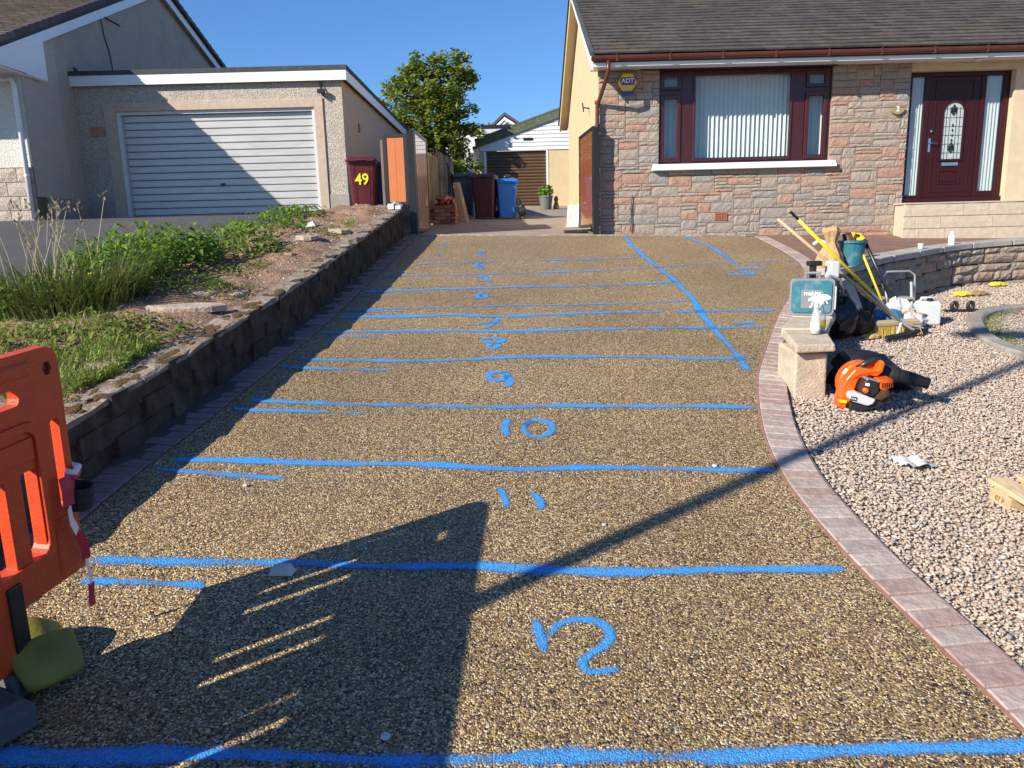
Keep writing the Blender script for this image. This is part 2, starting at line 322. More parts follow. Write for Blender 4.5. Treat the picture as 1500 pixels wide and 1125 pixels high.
# ------------------------------------------------------------------ mesh helpers
class MB:
    def __init__(s): s.v = []; s.f = []; s.uv = None
    def add(s, vs, fs):
        o = len(s.v); s.v += [tuple(p) for p in vs]; s.f += [tuple(i + o for i in f) for f in fs]; return s
    def box(s, x0, x1, y0, y1, z0, z1, T=None):
        vs = [Vector(p) for p in ((x0, y0, z0), (x1, y0, z0), (x1, y1, z0), (x0, y1, z0), (x0, y0, z1), (x1, y0, z1), (x1, y1, z1), (x0, y1, z1))]
        if T is not None: vs = [T @ p for p in vs]
        return s.add(vs, [(0, 3, 2, 1), (4, 5, 6, 7), (0, 1, 5, 4), (1, 2, 6, 5), (2, 3, 7, 6), (3, 0, 4, 7)])
    def hexa(s, b, t):            # bottom loop of 4, top loop of 4
        return s.add(list(b) + list(t), [(0, 3, 2, 1), (4, 5, 6, 7), (0, 1, 5, 4), (1, 2, 6, 5), (2, 3, 7, 6), (3, 0, 4, 7)])
    def prism(s, loop, vec):
        n = len(loop); vec = Vector(vec); a = [Vector(p) for p in loop]; b = [p + vec for p in a]
        return s.add(a + b, [tuple(range(n - 1, -1, -1)), tuple(range(n, 2 * n))] + [(i, (i + 1) % n, n + (i + 1) % n, n + i) for i in range(n)])
    def tube(s, p0, p1, r0, r1=None, n=10, cap=True):
        return s.path([p0, p1], [r0, r0 if r1 is None else r1], n, cap)
    def path(s, pts, rad, n=8, cap=True):
        pts = [Vector(p) for p in pts]
        if not hasattr(rad, '__len__'): rad = [rad] * len(pts)
        o = len(s.v); up = Vector((0, 0, 1))
        prev = None
        for i, p in enumerate(pts):
            d = (pts[min(i + 1, len(pts) - 1)] - pts[max(i - 1, 0)])
            d = d.normalized() if d.length > 1e-9 else Vector((0, 0, 1))
            if prev is None:
                a = d.cross(up if abs(d.z) < .95 else Vector((1, 0, 0))).normalized()
            else:
                a = (prev - d * prev.dot(d)).normalized()
            prev = a; b = d.cross(a)
            for k in range(n):
                t = 2 * math.pi * k / n
                s.v.append(tuple(p + (a * math.cos(t) + b * math.sin(t)) * rad[i]))
        for i in range(len(pts) - 1):
            for k in range(n):
                k2 = (k + 1) % n
                s.f.append((o + i * n + k, o + i * n + k2, o + (i + 1) * n + k2, o + (i + 1) * n + k))
        if cap:
            s.f.append(tuple(o + k for k in range(n - 1, -1, -1))); s.f.append(tuple(o + (len(pts) - 1) * n + k for k in range(n)))
        return s
    def lathe(s, prof, n=16, c=(0, 0, 0), T=None):
        o = len(s.v)
        for r, z in prof:
            for k in range(n):
                t = 2 * math.pi * k / n
                p = Vector((c[0] + r * math.cos(t), c[1] + r * math.sin(t), c[2] + z))
                s.v.append(tuple(T @ p if T is not None else p))
        for i in range(len(prof) - 1):
            for k in range(n):
                k2 = (k + 1) % n
                s.f.append((o + i * n + k, o + i * n + k2, o + (i + 1) * n + k2, o + (i + 1) * n + k))
        s.f.append(tuple(o + k for k in range(n - 1, -1, -1))); s.f.append(tuple(o + (len(prof) - 1) * n + k for k in range(n)))
        return s
    def loft(s, loops, cap=True):
        n = len(loops[0]); o = len(s.v)
        for l in loops: s.v += [tuple(p) for p in l]
        for i in range(len(loops) - 1):
            for k in range(n):
                k2 = (k + 1) % n
                s.f.append((o + i * n + k, o + i * n + k2, o + (i + 1) * n + k2, o + (i + 1) * n + k))
        if cap:
            s.f.append(tuple(o + k for k in range(n - 1, -1, -1))); s.f.append(tuple(o + (len(loops) - 1) * n + k for k in range(n)))
        return s
    def plate(s, outer, holes, t, T=None):     # flat plate in x,z with holes, thickness t in y (centred)
        loops = [outer] + list(holes)
        flat = [p for l in loops for p in l]
        tris = geometry.tessellate_polygon([[Vector((p[0], p[1], 0)) for p in l] for l in loops])
        n = len(flat)
        vs = [Vector((p[0], -t / 2, p[1])) for p in flat] + [Vector((p[0], t / 2, p[1])) for p in flat]
        if T is not None: vs = [T @ p for p in vs]
        fs = [tuple(a) for a in tris] + [(a[2] + n, a[1] + n, a[0] + n) for a in tris]
        o = 0
        for l in loops:
            k = len(l)
            fs += [(o + i, o + (i + 1) % k, n + o + (i + 1) % k, n + o + i) for i in range(k)]
            o += k
        return s.add(vs, fs)

ORG = {}
def build(name, mb, m, parent=None, smooth=False, bevel=0.0, seg=2, local=False, kind=None, sub=0, recalc=True):
    me = bpy.data.meshes.new(name)
    org = ORG.get(parent.name, Vector()) if (parent and not local) else Vector()
    vs = [(p[0] - org.x, p[1] - org.y, p[2] - org.z) for p in mb.v] if org.length else mb.v
    me.from_pydata(vs, [], mb.f)
    if recalc:
        bm = bmesh.new(); bm.from_mesh(me); bmesh.ops.recalc_face_normals(bm, faces=bm.faces); bm.to_mesh(me); bm.free()
    if mb.uv:
        ul = me.uv_layers.new(name='UVMap')
        for lp in me.loops: ul.data[lp.index].uv = mb.uv[lp.vertex_index]
    me.materials.append(M[m] if isinstance(m, str) else m)
    if smooth: me.shade_smooth()
    o = bpy.data.objects.new(name, me); COL.objects.link(o)
    if parent: o.parent = parent; ORG[o.name] = org if not local else ORG.get(parent.name, Vector())
    if bevel:
        b = o.modifiers.new('bevel', 'BEVEL'); b.width = bevel; b.segments = seg; b.limit_method = 'ANGLE'; b.angle_limit = R(40)
    if sub:
        q = o.modifiers.new('subdivision', 'SUBSURF'); q.levels = sub; q.render_levels = sub
    if kind: o['kind'] = kind
    return o
def tag(o, label, cat, group=None, kind=None):
    o['label'] = label; o['category'] = cat
    if group: o['group'] = group
    if kind: o['kind'] = kind
    return o
def thing(name, label, cat, loc=(0, 0, 0), rz=0, group=None, mat4=None):
    o = bpy.data.objects.new(name, None); COL.objects.link(o)
    o.empty_display_size = .1
    if mat4 is not None: o.matrix_world = mat4
    else: o.location = loc; o.rotation_euler = (0, 0, rz)
    ORG[o.name] = Vector(loc) if mat4 is None else Vector(mat4.translation)
    return tag(o, label, cat, group)
def struct(name, mb, m, **k):
    o = build(name, mb, m, **k); o['kind'] = 'structure'; return o
def piece(name, mesh, parent, loc, scale=(1, 1, 1), rot=(0, 0, 0)):   # shares mesh data; loc in world for world-built parents
    o = bpy.data.objects.new(name, mesh); COL.objects.link(o)
    o.parent = parent
    o.location = Vector(loc) - ORG.get(parent.name, Vector()); o.scale = scale; o.rotation_euler = rot
    return o
def mesh_only(mb, m, name='piece', smooth=False):
    me = bpy.data.meshes.new(name); me.from_pydata(mb.v, [], mb.f)
    bm = bmesh.new(); bm.from_mesh(me); bmesh.ops.recalc_face_normals(bm, faces=bm.faces); bm.to_mesh(me); bm.free()
    me.materials.append(M[m] if isinstance(m, str) else m)
    if smooth: me.shade_smooth()
    return me
def text(name, s, size, m, parent, T, depth=.002, align='CENTER', sx=1.0):
    c = bpy.data.curves.new(name, 'FONT'); c.body = s; c.size = size; c.extrude = depth; c.align_x = align; c.align_y = 'CENTER'; c.resolution_u = 3; c.offset = size * .02
    t = bpy.data.objects.new('tmp', c); COL.objects.link(t)
    dg = bpy.context.evaluated_depsgraph_get(); dg.update()
    me = bpy.data.meshes.new_from_object(t.evaluated_get(dg)); COL.objects.unlink(t); bpy.data.objects.remove(t)
    me.transform(Matrix.Diagonal((sx, 1, 1, 1))); me.materials.clear(); me.materials.append(M[m])
    o = bpy.data.objects.new(name, me); COL.objects.link(o); o.parent = parent
    o.matrix_local = T
    return o
FACE_CAM = Matrix.Rotation(math.pi / 2, 4, 'X')      # text standing up, read from -Y
def jit(a): return random.uniform(-a, a)
def rock_block(nx=4, nz=3, seed=0, bulge=.16, jitter=.09, edge=.34):
    """unit block, x 0..1, z 0..1, back at y=1, rough face around y=0"""
    r = random.Random(seed); mb = MB(); g = []
    for j in range(nz + 1):
        for i in range(nx + 1):
            e = i in (0, nx) or j in (0, nz)
            g.append((i / nx, (edge + r.uniform(-.05, .05)) if e else r.uniform(-jitter, jitter) + .1 - bulge * .3, j / nz))
    back = [(0, 1, 0), (1, 1, 0), (1, 1, 1), (0, 1, 1)]
    fs = []
    for j in range(nz):
        for i in range(nx):
            a = j * (nx + 1) + i; fs.append((a, a + 1, a + nx + 2, a + nx + 1))
    n = len(g); W = nx + 1
    fs.append(tuple(range(nx, -1, -1)) + (n, n + 1)); fs.append(tuple(nz * W + i for i in range(W)) + (n + 2, n + 3))
    fs.append(tuple(j * W for j in range(nz + 1)) + (n + 3, n)); fs.append(tuple(j * W + nx for j in range(nz, -1, -1)) + (n + 1, n + 2))
    mb.add(g + back, fs)
    return mb
#==PART2==
# ------------------------------------------------------------------ the setting
def smooth_path(pts, step):
    P = [Vector((*p, 0)) if len(p) == 2 else Vector(p) for p in pts]
    out = []
    for i in range(len(P) - 1):
        p0 = P[max(i - 1, 0)]; p1 = P[i]; p2 = P[i + 1]; p3 = P[min(i + 2, len(P) - 1)]
        for k in range(12):
            t = k / 12
            out.append(.5 * ((2 * p1) + (p2 - p0) * t + (2 * p0 - 5 * p1 + 4 * p2 - p3) * t * t + (3 * p1 - p0 - 3 * p2 + p3) * t ** 3))
    out.append(P[-1])
    res = [out[0]]; acc = 0
    for a, b in zip(out, out[1:]):
        seg = (b - a).length; d = step - acc
        while d <= seg:
            res.append(a + (b - a) * (d / seg)); d += step
        acc = seg - (d - step)
    return res
def sheet(xs, ys, h):
    mb = MB(); nx = len(xs)
    for y in ys:
        for x in xs: mb.v.append((x, y, h(x, y)))
    for j in range(len(ys) - 1):
        for i in range(nx - 1):
            a = j * nx + i; mb.f.append((a, a + 1, a + nx + 1, a + nx))
    return mb
def gfar(x, y):
    z = G(max(-20, min(20, x)), max(1.5, min(y, 60))) - .16
    if x < -2.0: z = min(z, BK(x, y) - .2)
    return z
struct('ground', sheet([-900, -300, -100, -40, -20, -12, -6, -2.6, -1.9, 2, 6, 12, 20, 40, 100, 300, 900],
                       [-300, -60, -15, 0, 1.5, 4, 8, 12.8, 20, 30, 45, 60, 100, 300, 900], gfar), 'ground', recalc=False)
RED = [(1.62, 1.55), (1.584, 2.09), (1.537, 2.47), (1.466, 3.01), (1.44, 3.5), (1.455, 3.95), (1.562, 4.575), (1.80, 5.41), (2.07, 6.09), (2.667, 7.45), (3.31, 8.735), (3.80, 9.8), (4.0, 11.0), (4.06, 12.72)]
RP = smooth_path(RED, .1045)
dl = [(wall_x(y) + .235, y) for y in np.linspace(1.5, 12.72, 16)]
outl = [(p.x + .01, p.y) for p in RP] + list(reversed(dl))
mb = MB(); mb.v = [(x, y, G(x, max(y, 1.5))) for x, y in outl]; mb.f = [tuple(range(len(outl)))]
struct('driveway', mb, RESIN, recalc=False)
struct('footway', sheet([-14, -6, 0, 6, 14], [-6, -2, 1.5], lambda x, y: G(x, 1.5) - .006), 'tarmac', recalc=False)
struct('yard', sheet([-1.75, 0, 1.6, 4.2], [12.72, 14, 18, 24, 28.4], lambda x, y: G(x, y) - .004), 'yardbase', recalc=False)
mb = MB()
pv = [(4.06, 12.95), (4.06, 11.6), (4.0, 10.7), (3.86, 9.9), (3.55, 9.2), (3.25, 8.55), (3.9, 8.25), (5, 9.1), (7, 9.7), (11, 9.9), (11, 12.95)]
mb.v = [(x, y, G(x, min(y, 12.8)) + .004) for x, y in pv]; mb.f = [tuple(range(len(pv)))]
struct('upper_paving', mb, 'brownpave')

# left edging: every block on its own
blockm = {}
def blockmesh(m):
    if m not in blockm:
        mb = MB(); w, h, d = .0475, .098, .05; c = .005
        mb.loft([[(-h, -w, -d), (h, -w, -d), (h, w, -d), (-h, w, -d)], [(-h, -w, -c), (h, -w, -c), (h, w, -c), (-h, w, -c)],
                 [(-h + c, -w + c, 0), (h - c, -w + c, 0), (h - c, w - c, 0), (-h + c, w - c, 0)]])
        blockm[m] = mesh_only(mb, m, 'edging_block')
    return blockm[m]
SLOPE = math.atan(B0)
def edging(name, label, pts, side, m, off):
    t = thing(name, label, 'edging', (pts[0].x, pts[0].y, G(pts[0].x, pts[0].y)))
    for a, b in zip(pts, pts[1:]):
        d = (b - a).normalized(); n = Vector((d.y, -d.x, 0)) * side
        c = (a + b) / 2 + n * (off + .1)
        fwd = Vector((d.x, d.y, B0 * d.y + C0 * d.x)).normalized(); nx = Vector((n.x, n.y, B0 * n.y + C0 * n.x)).normalized()
        up = (nx.cross(fwd) if side > 0 else fwd.cross(nx)).normalized()
        o = bpy.data.objects.new('edging_block', blockmesh(m)); COL.objects.link(o); o.parent = t
        mm = Matrix((nx * side, fwd, up)).transposed().to_4x4()
        mm.translation = Vector((c.x, c.y, G(c.x, c.y) + .012 + jit(.0025))) - ORG[t.name]
        o.matrix_local = mm @ Matrix.Rotation(jit(.012), 4, 'Z') @ Matrix.Rotation(jit(.012), 4, 'X')
    return t
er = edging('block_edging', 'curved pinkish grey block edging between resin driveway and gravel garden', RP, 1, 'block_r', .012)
mb = MB()
lo = [(p.x - .004, p.y) for p in RP]; hi = [(p.x + .222, p.y) for p in RP]
for (a, b), (c, d), (e, f), (g, h) in zip(lo, hi, lo[1:], hi[1:]):
    mb.add([(a, b, G(a, b) + .003), (c, d, G(c, d) + .003), (g, h, G(g, h) + .003), (e, f, G(e, f) + .003)], [(0, 1, 2, 3)])
build('mortar_bed', mb, 'bedm', er)
mb = MB()
for p, q in zip(RP, RP[1:]):
    mb.add([(p.x - .004, p.y, G(p.x, p.y) + .006), (p.x + .011, p.y, G(p.x, p.y) + .006), (q.x + .011, q.y, G(q.x, q.y) + .006), (q.x - .004, q.y, G(q.x, q.y) + .006)], [(0, 1, 2, 3)])
build('red_joint', mb, 'redjoint', er)
LP = [Vector((wall_x(y) + .036, y, 0)) for y in np.arange(1.9, 12.7, .02)]
def resample(P, step):
    res = [P[0]]
    for p in P:
        if (p - res[-1]).length >= step: res.append(p)
    return res
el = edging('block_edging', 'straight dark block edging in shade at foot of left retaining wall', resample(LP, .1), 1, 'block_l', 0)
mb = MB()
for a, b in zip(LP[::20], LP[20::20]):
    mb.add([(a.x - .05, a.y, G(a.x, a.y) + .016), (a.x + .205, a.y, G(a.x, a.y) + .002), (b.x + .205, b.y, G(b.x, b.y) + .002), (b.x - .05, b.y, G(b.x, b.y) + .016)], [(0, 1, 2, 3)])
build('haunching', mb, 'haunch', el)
eth = thing('block_edging', 'pinkish course of blocks across the gate threshold', 'edging', (0, 12.75, G(0, 12.75)))
for x in np.arange(-1.6, 4.0, .1):
    piece('edging_block', blockmesh('yard'), eth, (x, 12.82, G(x, 12.8) + .012 + jit(.002)), rot=(0, 0, math.pi / 2))

# neighbour's tarmac and the bank
def bank_edge(y): return float(np.interp(y, [1.5, 4, 7, 9, 11, 12.6, 14.5], [-4.3, -4.15, -3.95, -3.7, -3.45, -3.15, -2.9]))
struct('neighbour_driveway', sheet([-30, -20, -14, -10, -8, -6, -5, -4, -3.2, -2.6], [1.5, 4, 7, 10, 12.6, 14, 16.2], lambda x, y: BK(x, y) - .05), 'tarmac', recalc=False)
nz = lambda x, y: .03 * math.sin(3.1 * x + 1.7 * y) + .022 * math.sin(7.3 * y - 4 * x) + .016 * math.sin(13 * x + 11 * y) + .008 * math.sin(31 * x - 27 * y)
mb = MB(); ys = np.arange(1.6, 13.6, .09); K = 26
for y in ys:
    x1 = wall_x(min(y, 12.8)) - .05; x0 = bank_edge(y) - .12
    for k in range(K):
        t = k / (K - 1); x = x1 + (x0 - x1) * t
        e = min(1, t * 5) * min(1, (1 - t) * 6)
        mb.v.append((x, y, BK(x, y) - .03 + (nz(x, y) + .05) * e - (.08 if k == K - 1 else 0)))
for j in range(len(ys) - 1):
    for i in range(K - 1):
        a = j * K + i; mb.f.append((a, a + 1, a + K + 1, a + K))
struct('soil_bank', mb, 'soil', recalc=False, smooth=True)
def bankz(x, y):
    x1 = wall_x(min(y, 12.8)) - .05; x0 = bank_edge(y) - .12; t = (x - x1) / (x0 - x1)
    e = max(0, min(1, t * 5)) * max(0, min(1, (1 - t) * 6))
    return BK(x, y) - .03 + (nz(x, y) + .05) * e

# left retaining wall: blocks in three courses, weathered top, moss
rw = thing('retaining_wall', 'low dirty grey block retaining wall, shade painted in, with mossy top along the driveway', 'wall', (wall_x(3), 3, G(-2.3, 3)))
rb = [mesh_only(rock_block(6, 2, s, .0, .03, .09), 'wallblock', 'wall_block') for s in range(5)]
y = 1.7; i = 0
CO = 3
for c in range(CO):
    y = 1.7 - .3 * (c % 2)
    while y < 12.62:
        L_ = min(.6, 12.7 - y)
        if L_ < .08: break
        yb = y + L_; xa, xb = wall_x(max(y, 2)), wall_x(yb)
        def zz(x, yy):
            b = G(x, max(yy, 1.5)) - .03; tp = BK(x, yy) - .035
            return b + (tp - b) * c / CO, b + (tp - b) * (c + 1) / CO
        za0, za1 = zz(xa, y); zb0, zb1 = zz(xb, yb); g = .0015
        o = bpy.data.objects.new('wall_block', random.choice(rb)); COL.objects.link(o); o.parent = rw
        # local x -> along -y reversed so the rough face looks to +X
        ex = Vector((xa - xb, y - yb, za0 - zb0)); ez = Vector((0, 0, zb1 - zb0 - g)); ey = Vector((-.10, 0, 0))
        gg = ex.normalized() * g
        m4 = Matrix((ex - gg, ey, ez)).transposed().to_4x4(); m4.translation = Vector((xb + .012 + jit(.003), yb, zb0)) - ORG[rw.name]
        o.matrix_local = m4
        y = yb
mb = MB()
for ya in np.arange(1.7, 12.6, .3):
    yb = min(ya + .3, 12.7)
    mb.hexa([(wall_x(max(ya, 2)) + .0005, ya, G(-2, max(1.5, ya)) - .05), (wall_x(max(yb, 2)) + .0005, yb, G(-2, max(1.5, yb)) - .05), (wall_x(yb) - .2, yb, G(-2, max(1.5, yb)) - .05), (wall_x(max(ya, 2)) - .2, ya, G(-2, max(1.5, ya)) - .05)],
            [(wall_x(max(ya, 2)) + .0005, ya, BK(0, ya) - .04), (wall_x(max(yb, 2)) + .0005, yb, BK(0, yb) - .04), (wall_x(yb) - .2, yb, BK(0, yb) - .04), (wall_x(max(ya, 2)) - .2, ya, BK(0, ya) - .04)])
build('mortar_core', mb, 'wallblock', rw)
mb = MB(); ya = 1.7
cuts = [1.7, 4.42, 7.62, 10.2, 12.7]
for a, b in zip(cuts, cuts[1:]):
    n = max(3, int((b - a) / .12)); loops = []
    for k in range(n + 1):
        yy = a + .01 + (b - a - .02) * k / n; x = wall_x(max(yy, 2)) + .018; z = BK(0, yy); j = jit(.006); w = .2 + jit(.012)
        loops.append([(x + j, yy, z - .036), (x + j + jit(.004), yy, z - .012 + jit(.010)), (x - .02 + jit(.012), yy, z - .004 + jit(.008)), (x - w, yy, z + jit(.006)), (x - w, yy, z - .036)])
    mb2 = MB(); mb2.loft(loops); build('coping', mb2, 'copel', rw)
for k in range(90):
    yy = random.uniform(2.4, 12.3) if k > 40 else random.uniform(2.8, 7.0); x = wall_x(yy) - random.uniform(.01, .16); a = random.uniform(.03, .10)
    mb2 = MB(); pts = []
    for rr, hh in ((1, -.010), (.75, -.001), (.35, .002)):
        pts.append([(x + math.cos(t) * a * .55 * rr * (1 + .3 * math.sin(3 * t + k)), yy + math.sin(t) * a * rr * (1 + .25 * math.sin(2 * t + k)), BK(0, yy + math.sin(t) * a * rr) + hh) for t in np.linspace(0, 2 * math.pi, 11)[:-1]])
    mb2.loft(pts); build('moss_patch', mb2, 'moss', rw, smooth=True)

# ------------------------------------------------------------------ roofs
def roof_tiles(p0, ux, us, L_, S_, row, tw, thick, name, m, parent, seed=3):
    r = random.Random(seed); ux = Vector(ux).normalized(); us = Vector(us).normalized(); n = ux.cross(us).normalized()
    if n.z < 0: n = -n
    p0 = Vector(p0); mb = MB(); j = 0; s = 0.0
    while s < S_:
        x = -tw * (.5 if j % 2 else 0)
        while x < L_:
            xa, xb = max(0, x + .003), min(L_, x + tw - .003)
            if xb - xa > .02:
                s1 = min(S_, s + row + .04); h = thick + r.uniform(-.003, .006); ds = r.uniform(-.006, .006); h2 = h + r.uniform(-.004, .004)
                a = p0 + ux * xa + us * (s + ds); b = p0 + ux * xb + us * (s + ds + r.uniform(-.004, .004)); c = p0 + ux * xb + us * s1; d = p0 + ux * xa + us * s1
                mb.add([a, b, c, d, a + n * h, b + n * h2, c + n * .004, d + n * .004], [(4, 5, 6, 7), (0, 1, 5, 4), (1, 2, 6, 5), (3, 0, 4, 7)])
            x += tw
        s += row; j += 1
    return build(name, mb, m, parent, kind='stuff', recalc=False)

# ------------------------------------------------------------------ right bungalow
HY = 12.95
bg_ = thing('stone_bungalow', 'bungalow with pink and grey stone front, cream gable and dark tiled roof', 'house', (5.2, HY, 1.5))
fw = MB()
WX0, WX1, WZ0, WZ1 = 2.505, 5.365, 2.69, 4.18
DX0, DX1, DZ0, DZ1 = 6.655, 8.33, 1.97, 4.06
top = 4.26; yb = HY + .30; yf = HY + .045
fw.box(1.575, WX0, yf, yb, 1.2, top); fw.box(WX0, WX1, yf, yb, 1.2, WZ0 - .03); fw.box(WX1, 6.60, yf, yb, 1.2, top); fw.box(WX0, WX1, yf + .02, yb, WZ1, top)
front = build('front_wall', fw, 'mortar', bg_)
# random ashlar stones
cell = .0555; X0, Z0 = 1.53, 1.40
nx_, nz_ = int(round((6.63 - X0) / cell)), int(round((4.25 - Z0) / cell))
occ = np.zeros((nz_, nx_), bool)
wi0, wi1 = int(round((WX0 - X0) / cell)), int(round((WX1 - X0) / cell)); wk0, wk1 = int(round((WZ0 - .05 - Z0) / cell)), nz_
occ[wk0:wk1, wi0:wi1] = True
rs = random.Random(11)
stm = [mesh_only(rock_block(6, 3, s, .1, .07, .2), 'stone', 'stone') for s in range(14)]
for k in range(nz_):
    for i in range(nx_):
        if occ[k, i]: continue
        w = 0
        wmax = rs.choice([4, 5, 6, 7, 7, 8, 6, 8]); h = rs.choice([1, 1, 2, 2, 3, 3, 2, 1])
        while i + w < nx_ and not occ[k, i + w] and w < wmax: w += 1
        rem = 0
        while i + w + rem < nx_ and not occ[k, i + w + rem] and rem < 3: rem += 1
        if rem in (1,): w += 1
        if w <= 2 and h == 1: h = rs.choice([1, 2, 3])
        if w > 6 and h == 1 and rs.random() < .3: w = 5
        h = min(h, nz_ - k)
        while h > 1 and occ[k:k + h, i:i + w].any(): h -= 1
        occ[k:k + h, i:i + w] = True
        g = .0034; dp = .056 + rs.uniform(0, .016)
        piece('stone', rs.choice(stm), front, (X0 + i * cell + g, HY + .058 - dp + .004, Z0 + k * cell + g), (w * cell - 2 * g, dp, h * cell - 2 * g))
# side returns of the openings and the recess behind
mb = MB().box(WX0 - .02, WX1 + .02, yb + .25, yb + .28, 2.5, 4.3).box(WX0 - .02, WX0, yb, yb + .25, 2.5, 4.3).box(WX1, WX1 + .02, yb, yb + .25, 2.5, 4.3)
build('room_recess', mb, 'room', bg_)
# gable wall (left side) and the cream part by the door
RE, AP, EZ, AZ = 19.95, 16.25, 4.23, 6.30
gb = MB(); xg = 1.56
loop = [(xg, HY + .05, 1.1), (xg, 19.55, 1.3), (xg, 19.55, 4.2), (xg, AP, AZ - .13), (xg, HY + .05, 4.33)]
gb.prism(loop, (.3, 0, 0))
build('gable_wall', gb, 'cream', bg_)
mb = MB().box(1.525, 1.56, HY + .02, HY + .07, 1.1, 4.25)
build('corner_bead', mb, 'cream', bg_)
mb = MB().box(8.33, 11.5, HY - .02, yb, 1.2, 4.26).box(6.63, 8.33, HY - .015, yb, 4.06, 4.26)
build('entrance_wall', mb, 'creamdoor', bg_)
# step platform in blocks
sp = build('entrance_step', MB().box(6.52, 11, HY - .36, HY - .0, 1.1, 1.945), 'creamblock', bg_)
sm = mesh_only(rock_block(6, 2, 5, .0, .015, .14), 'creamblock', 'step_block')
for c, (z0, z1) in enumerate([(1.36, 1.55), (1.555, 1.745), (1.75, 1.945)]):
    x = 6.60 + .08 * (2 - c); piece('step_block', sm, sp, (6.495, HY - .385, z0), (x - 6.495 - .008, .06, z1 - z0 - .006))
    while x < 10.5:
        L_ = random.choice([.55, .86, .86, .42]); piece('step_block', sm, sp, (x, HY - .385, z0), (L_ - .008, .06, z1 - z0 - .006)); x += L_
build('step_top', MB().box(6.49, 11, HY - .39, HY + .1, 1.946, 1.966), 'creamblock', bg_)
# eaves
mb = MB().box(1.40, 12, 12.47, 12.50, 4.155, 4.27)
build('fascia', mb, 'white', bg_)
mb = MB().box(1.40, 12, 12.50, HY + .1, 4.195, 4.215)
build('soffit', mb, 'white', bg_)
build('bed_mould', MB().box(WX0 - .3, WX1 + .05, HY - .02, HY + .05, 4.175, 4.194), 'mahog', bg_)
mb = MB(); n = 12
gl = []
for x in (1.36, 12):
    gl.append([(x, 12.415 + .055 * math.cos(t), 4.30 + .075 * math.sin(t)) for t in np.linspace(math.pi, 2 * math.pi, 9)] + [(x, 12.415 + .048 * math.cos(t), 4.30 + .066 * math.sin(t)) for t in np.linspace(2 * math.pi, math.pi, 9)])
mb.loft(gl); gut = build('gutter', mb, 'brownpl', bg_, smooth=False)
for x in np.arange(1.75, 11, .82):
    build('gutter_bracket', MB().box(x - .012, x + .012, 12.352, 12.47, 4.215, 4.31), 'brownpl', gut)
mb = MB(); mb.path([(1.62, 12.42, 4.24), (1.62, 12.42, 4.08), (1.60, 12.5, 3.98), (1.53, 12.86, 3.72), (1.50, 12.885, 3.62), (1.50, 12.885, 3.2), (1.50, 12.885, 1.65)], .032, 10)
dp_ = build('downpipe', mb, 'brownpl', bg_, smooth=True)
for z in (3.66, 3.3): build('pipe_collar', MB().lathe([(.038, 0), (.042, .01), (.042, .05), (.038, .06)], 10, (1.50, 12.885, z)), 'brownpl', dp_)
# roof
sl_ = math.atan2(AZ - EZ, AP - 12.40)
us = (0, math.cos(sl_), math.sin(sl_)); S_ = (AP - 12.40) / math.cos(sl_)
roof_tiles((1.36, 12.40, EZ + .10), (1, 0, 0), us, 10.6, S_, .185, .30, .026, 'roof', 'tile', bg_)
mb = MB().prism([(1.40, 12.45, EZ + .06), (1.40, AP, AZ + .06), (1.40, RE, EZ + .06), (1.40, RE, EZ - .02), (1.40, AP, AZ - .02), (1.40, 12.45, EZ - .02)], (10.6, 0, 0))
build('roof_deck', mb, 'felt', bg_)
# rear slope edge and barge boards
sr = math.atan2(AZ - EZ, RE - AP)
for nm, (ya, za, yb_, zb) in dict(front_barge=(12.47, EZ - .02, AP, AZ - .02), rear_barge=(RE - .05, EZ - .02, AP, AZ - .02)).items():
    mb = MB().prism([(1.365, ya, za + .09), (1.365, yb_, zb + .09), (1.365, yb_, zb - .10), (1.365, ya, za - .10)], (.028, 0, 0))
    build('barge_board', mb, 'white' if nm[0] == 'f' else 'cream', bg_)
mb = MB().prism([(1.393, 12.6, EZ - .02), (1.393, AP, AZ - .06), (1.393, RE - .05, EZ - .06), (1.393, RE - .05, EZ - .085), (1.393, AP, AZ - .085), (1.393, 12.6, EZ - .045)], (.17, 0, 0))
build('verge_soffit', mb, 'cream', bg_)
for ya, za, yb_, zb in ((12.40, EZ + .10, AP, AZ + .09), (RE + .05, EZ + .08, AP, AZ + .09)):
    mb = MB().prism([(1.335, ya, za + .035), (1.335, yb_, zb + .035), (1.335, yb_, zb - .03), (1.335, ya, za - .03)], (.06, 0, 0))
    build('verge_trim', mb, 'felt', bg_)
build('ridge', MB().tube((1.34, AP, AZ + .07), (12, AP, AZ + .07), .11, n=10), 'tile', bg_)
build('wall_hook', MB().tube((1.44, 14.6, 3.88), (1.57, 14.6, 3.86), .012).tube((1.44, 14.52, 3.80), (1.44, 14.7, 3.97), .012), 'dark', bg_)
build('telephone_cable', MB().path([(2.09, HY - .012, 2.2), (2.07, HY - .02, 2.0), (2.08, HY - .02, 1.8), (2.06, HY - .02, 1.62)], .009, 6), 'dark', bg_)
av = build('air_brick', MB().box(3.48, 3.69, HY - .012, HY + .03, 1.775, 1.895), 'terr', bg_)
for i in range(7):
    for k in range(3):
        build('vent_slot', MB().box(3.497 + i * .027, 3.512 + i * .027, HY - .0145, HY - .005, 1.79 + k * .034, 1.812 + k * .034), 'dark', av)

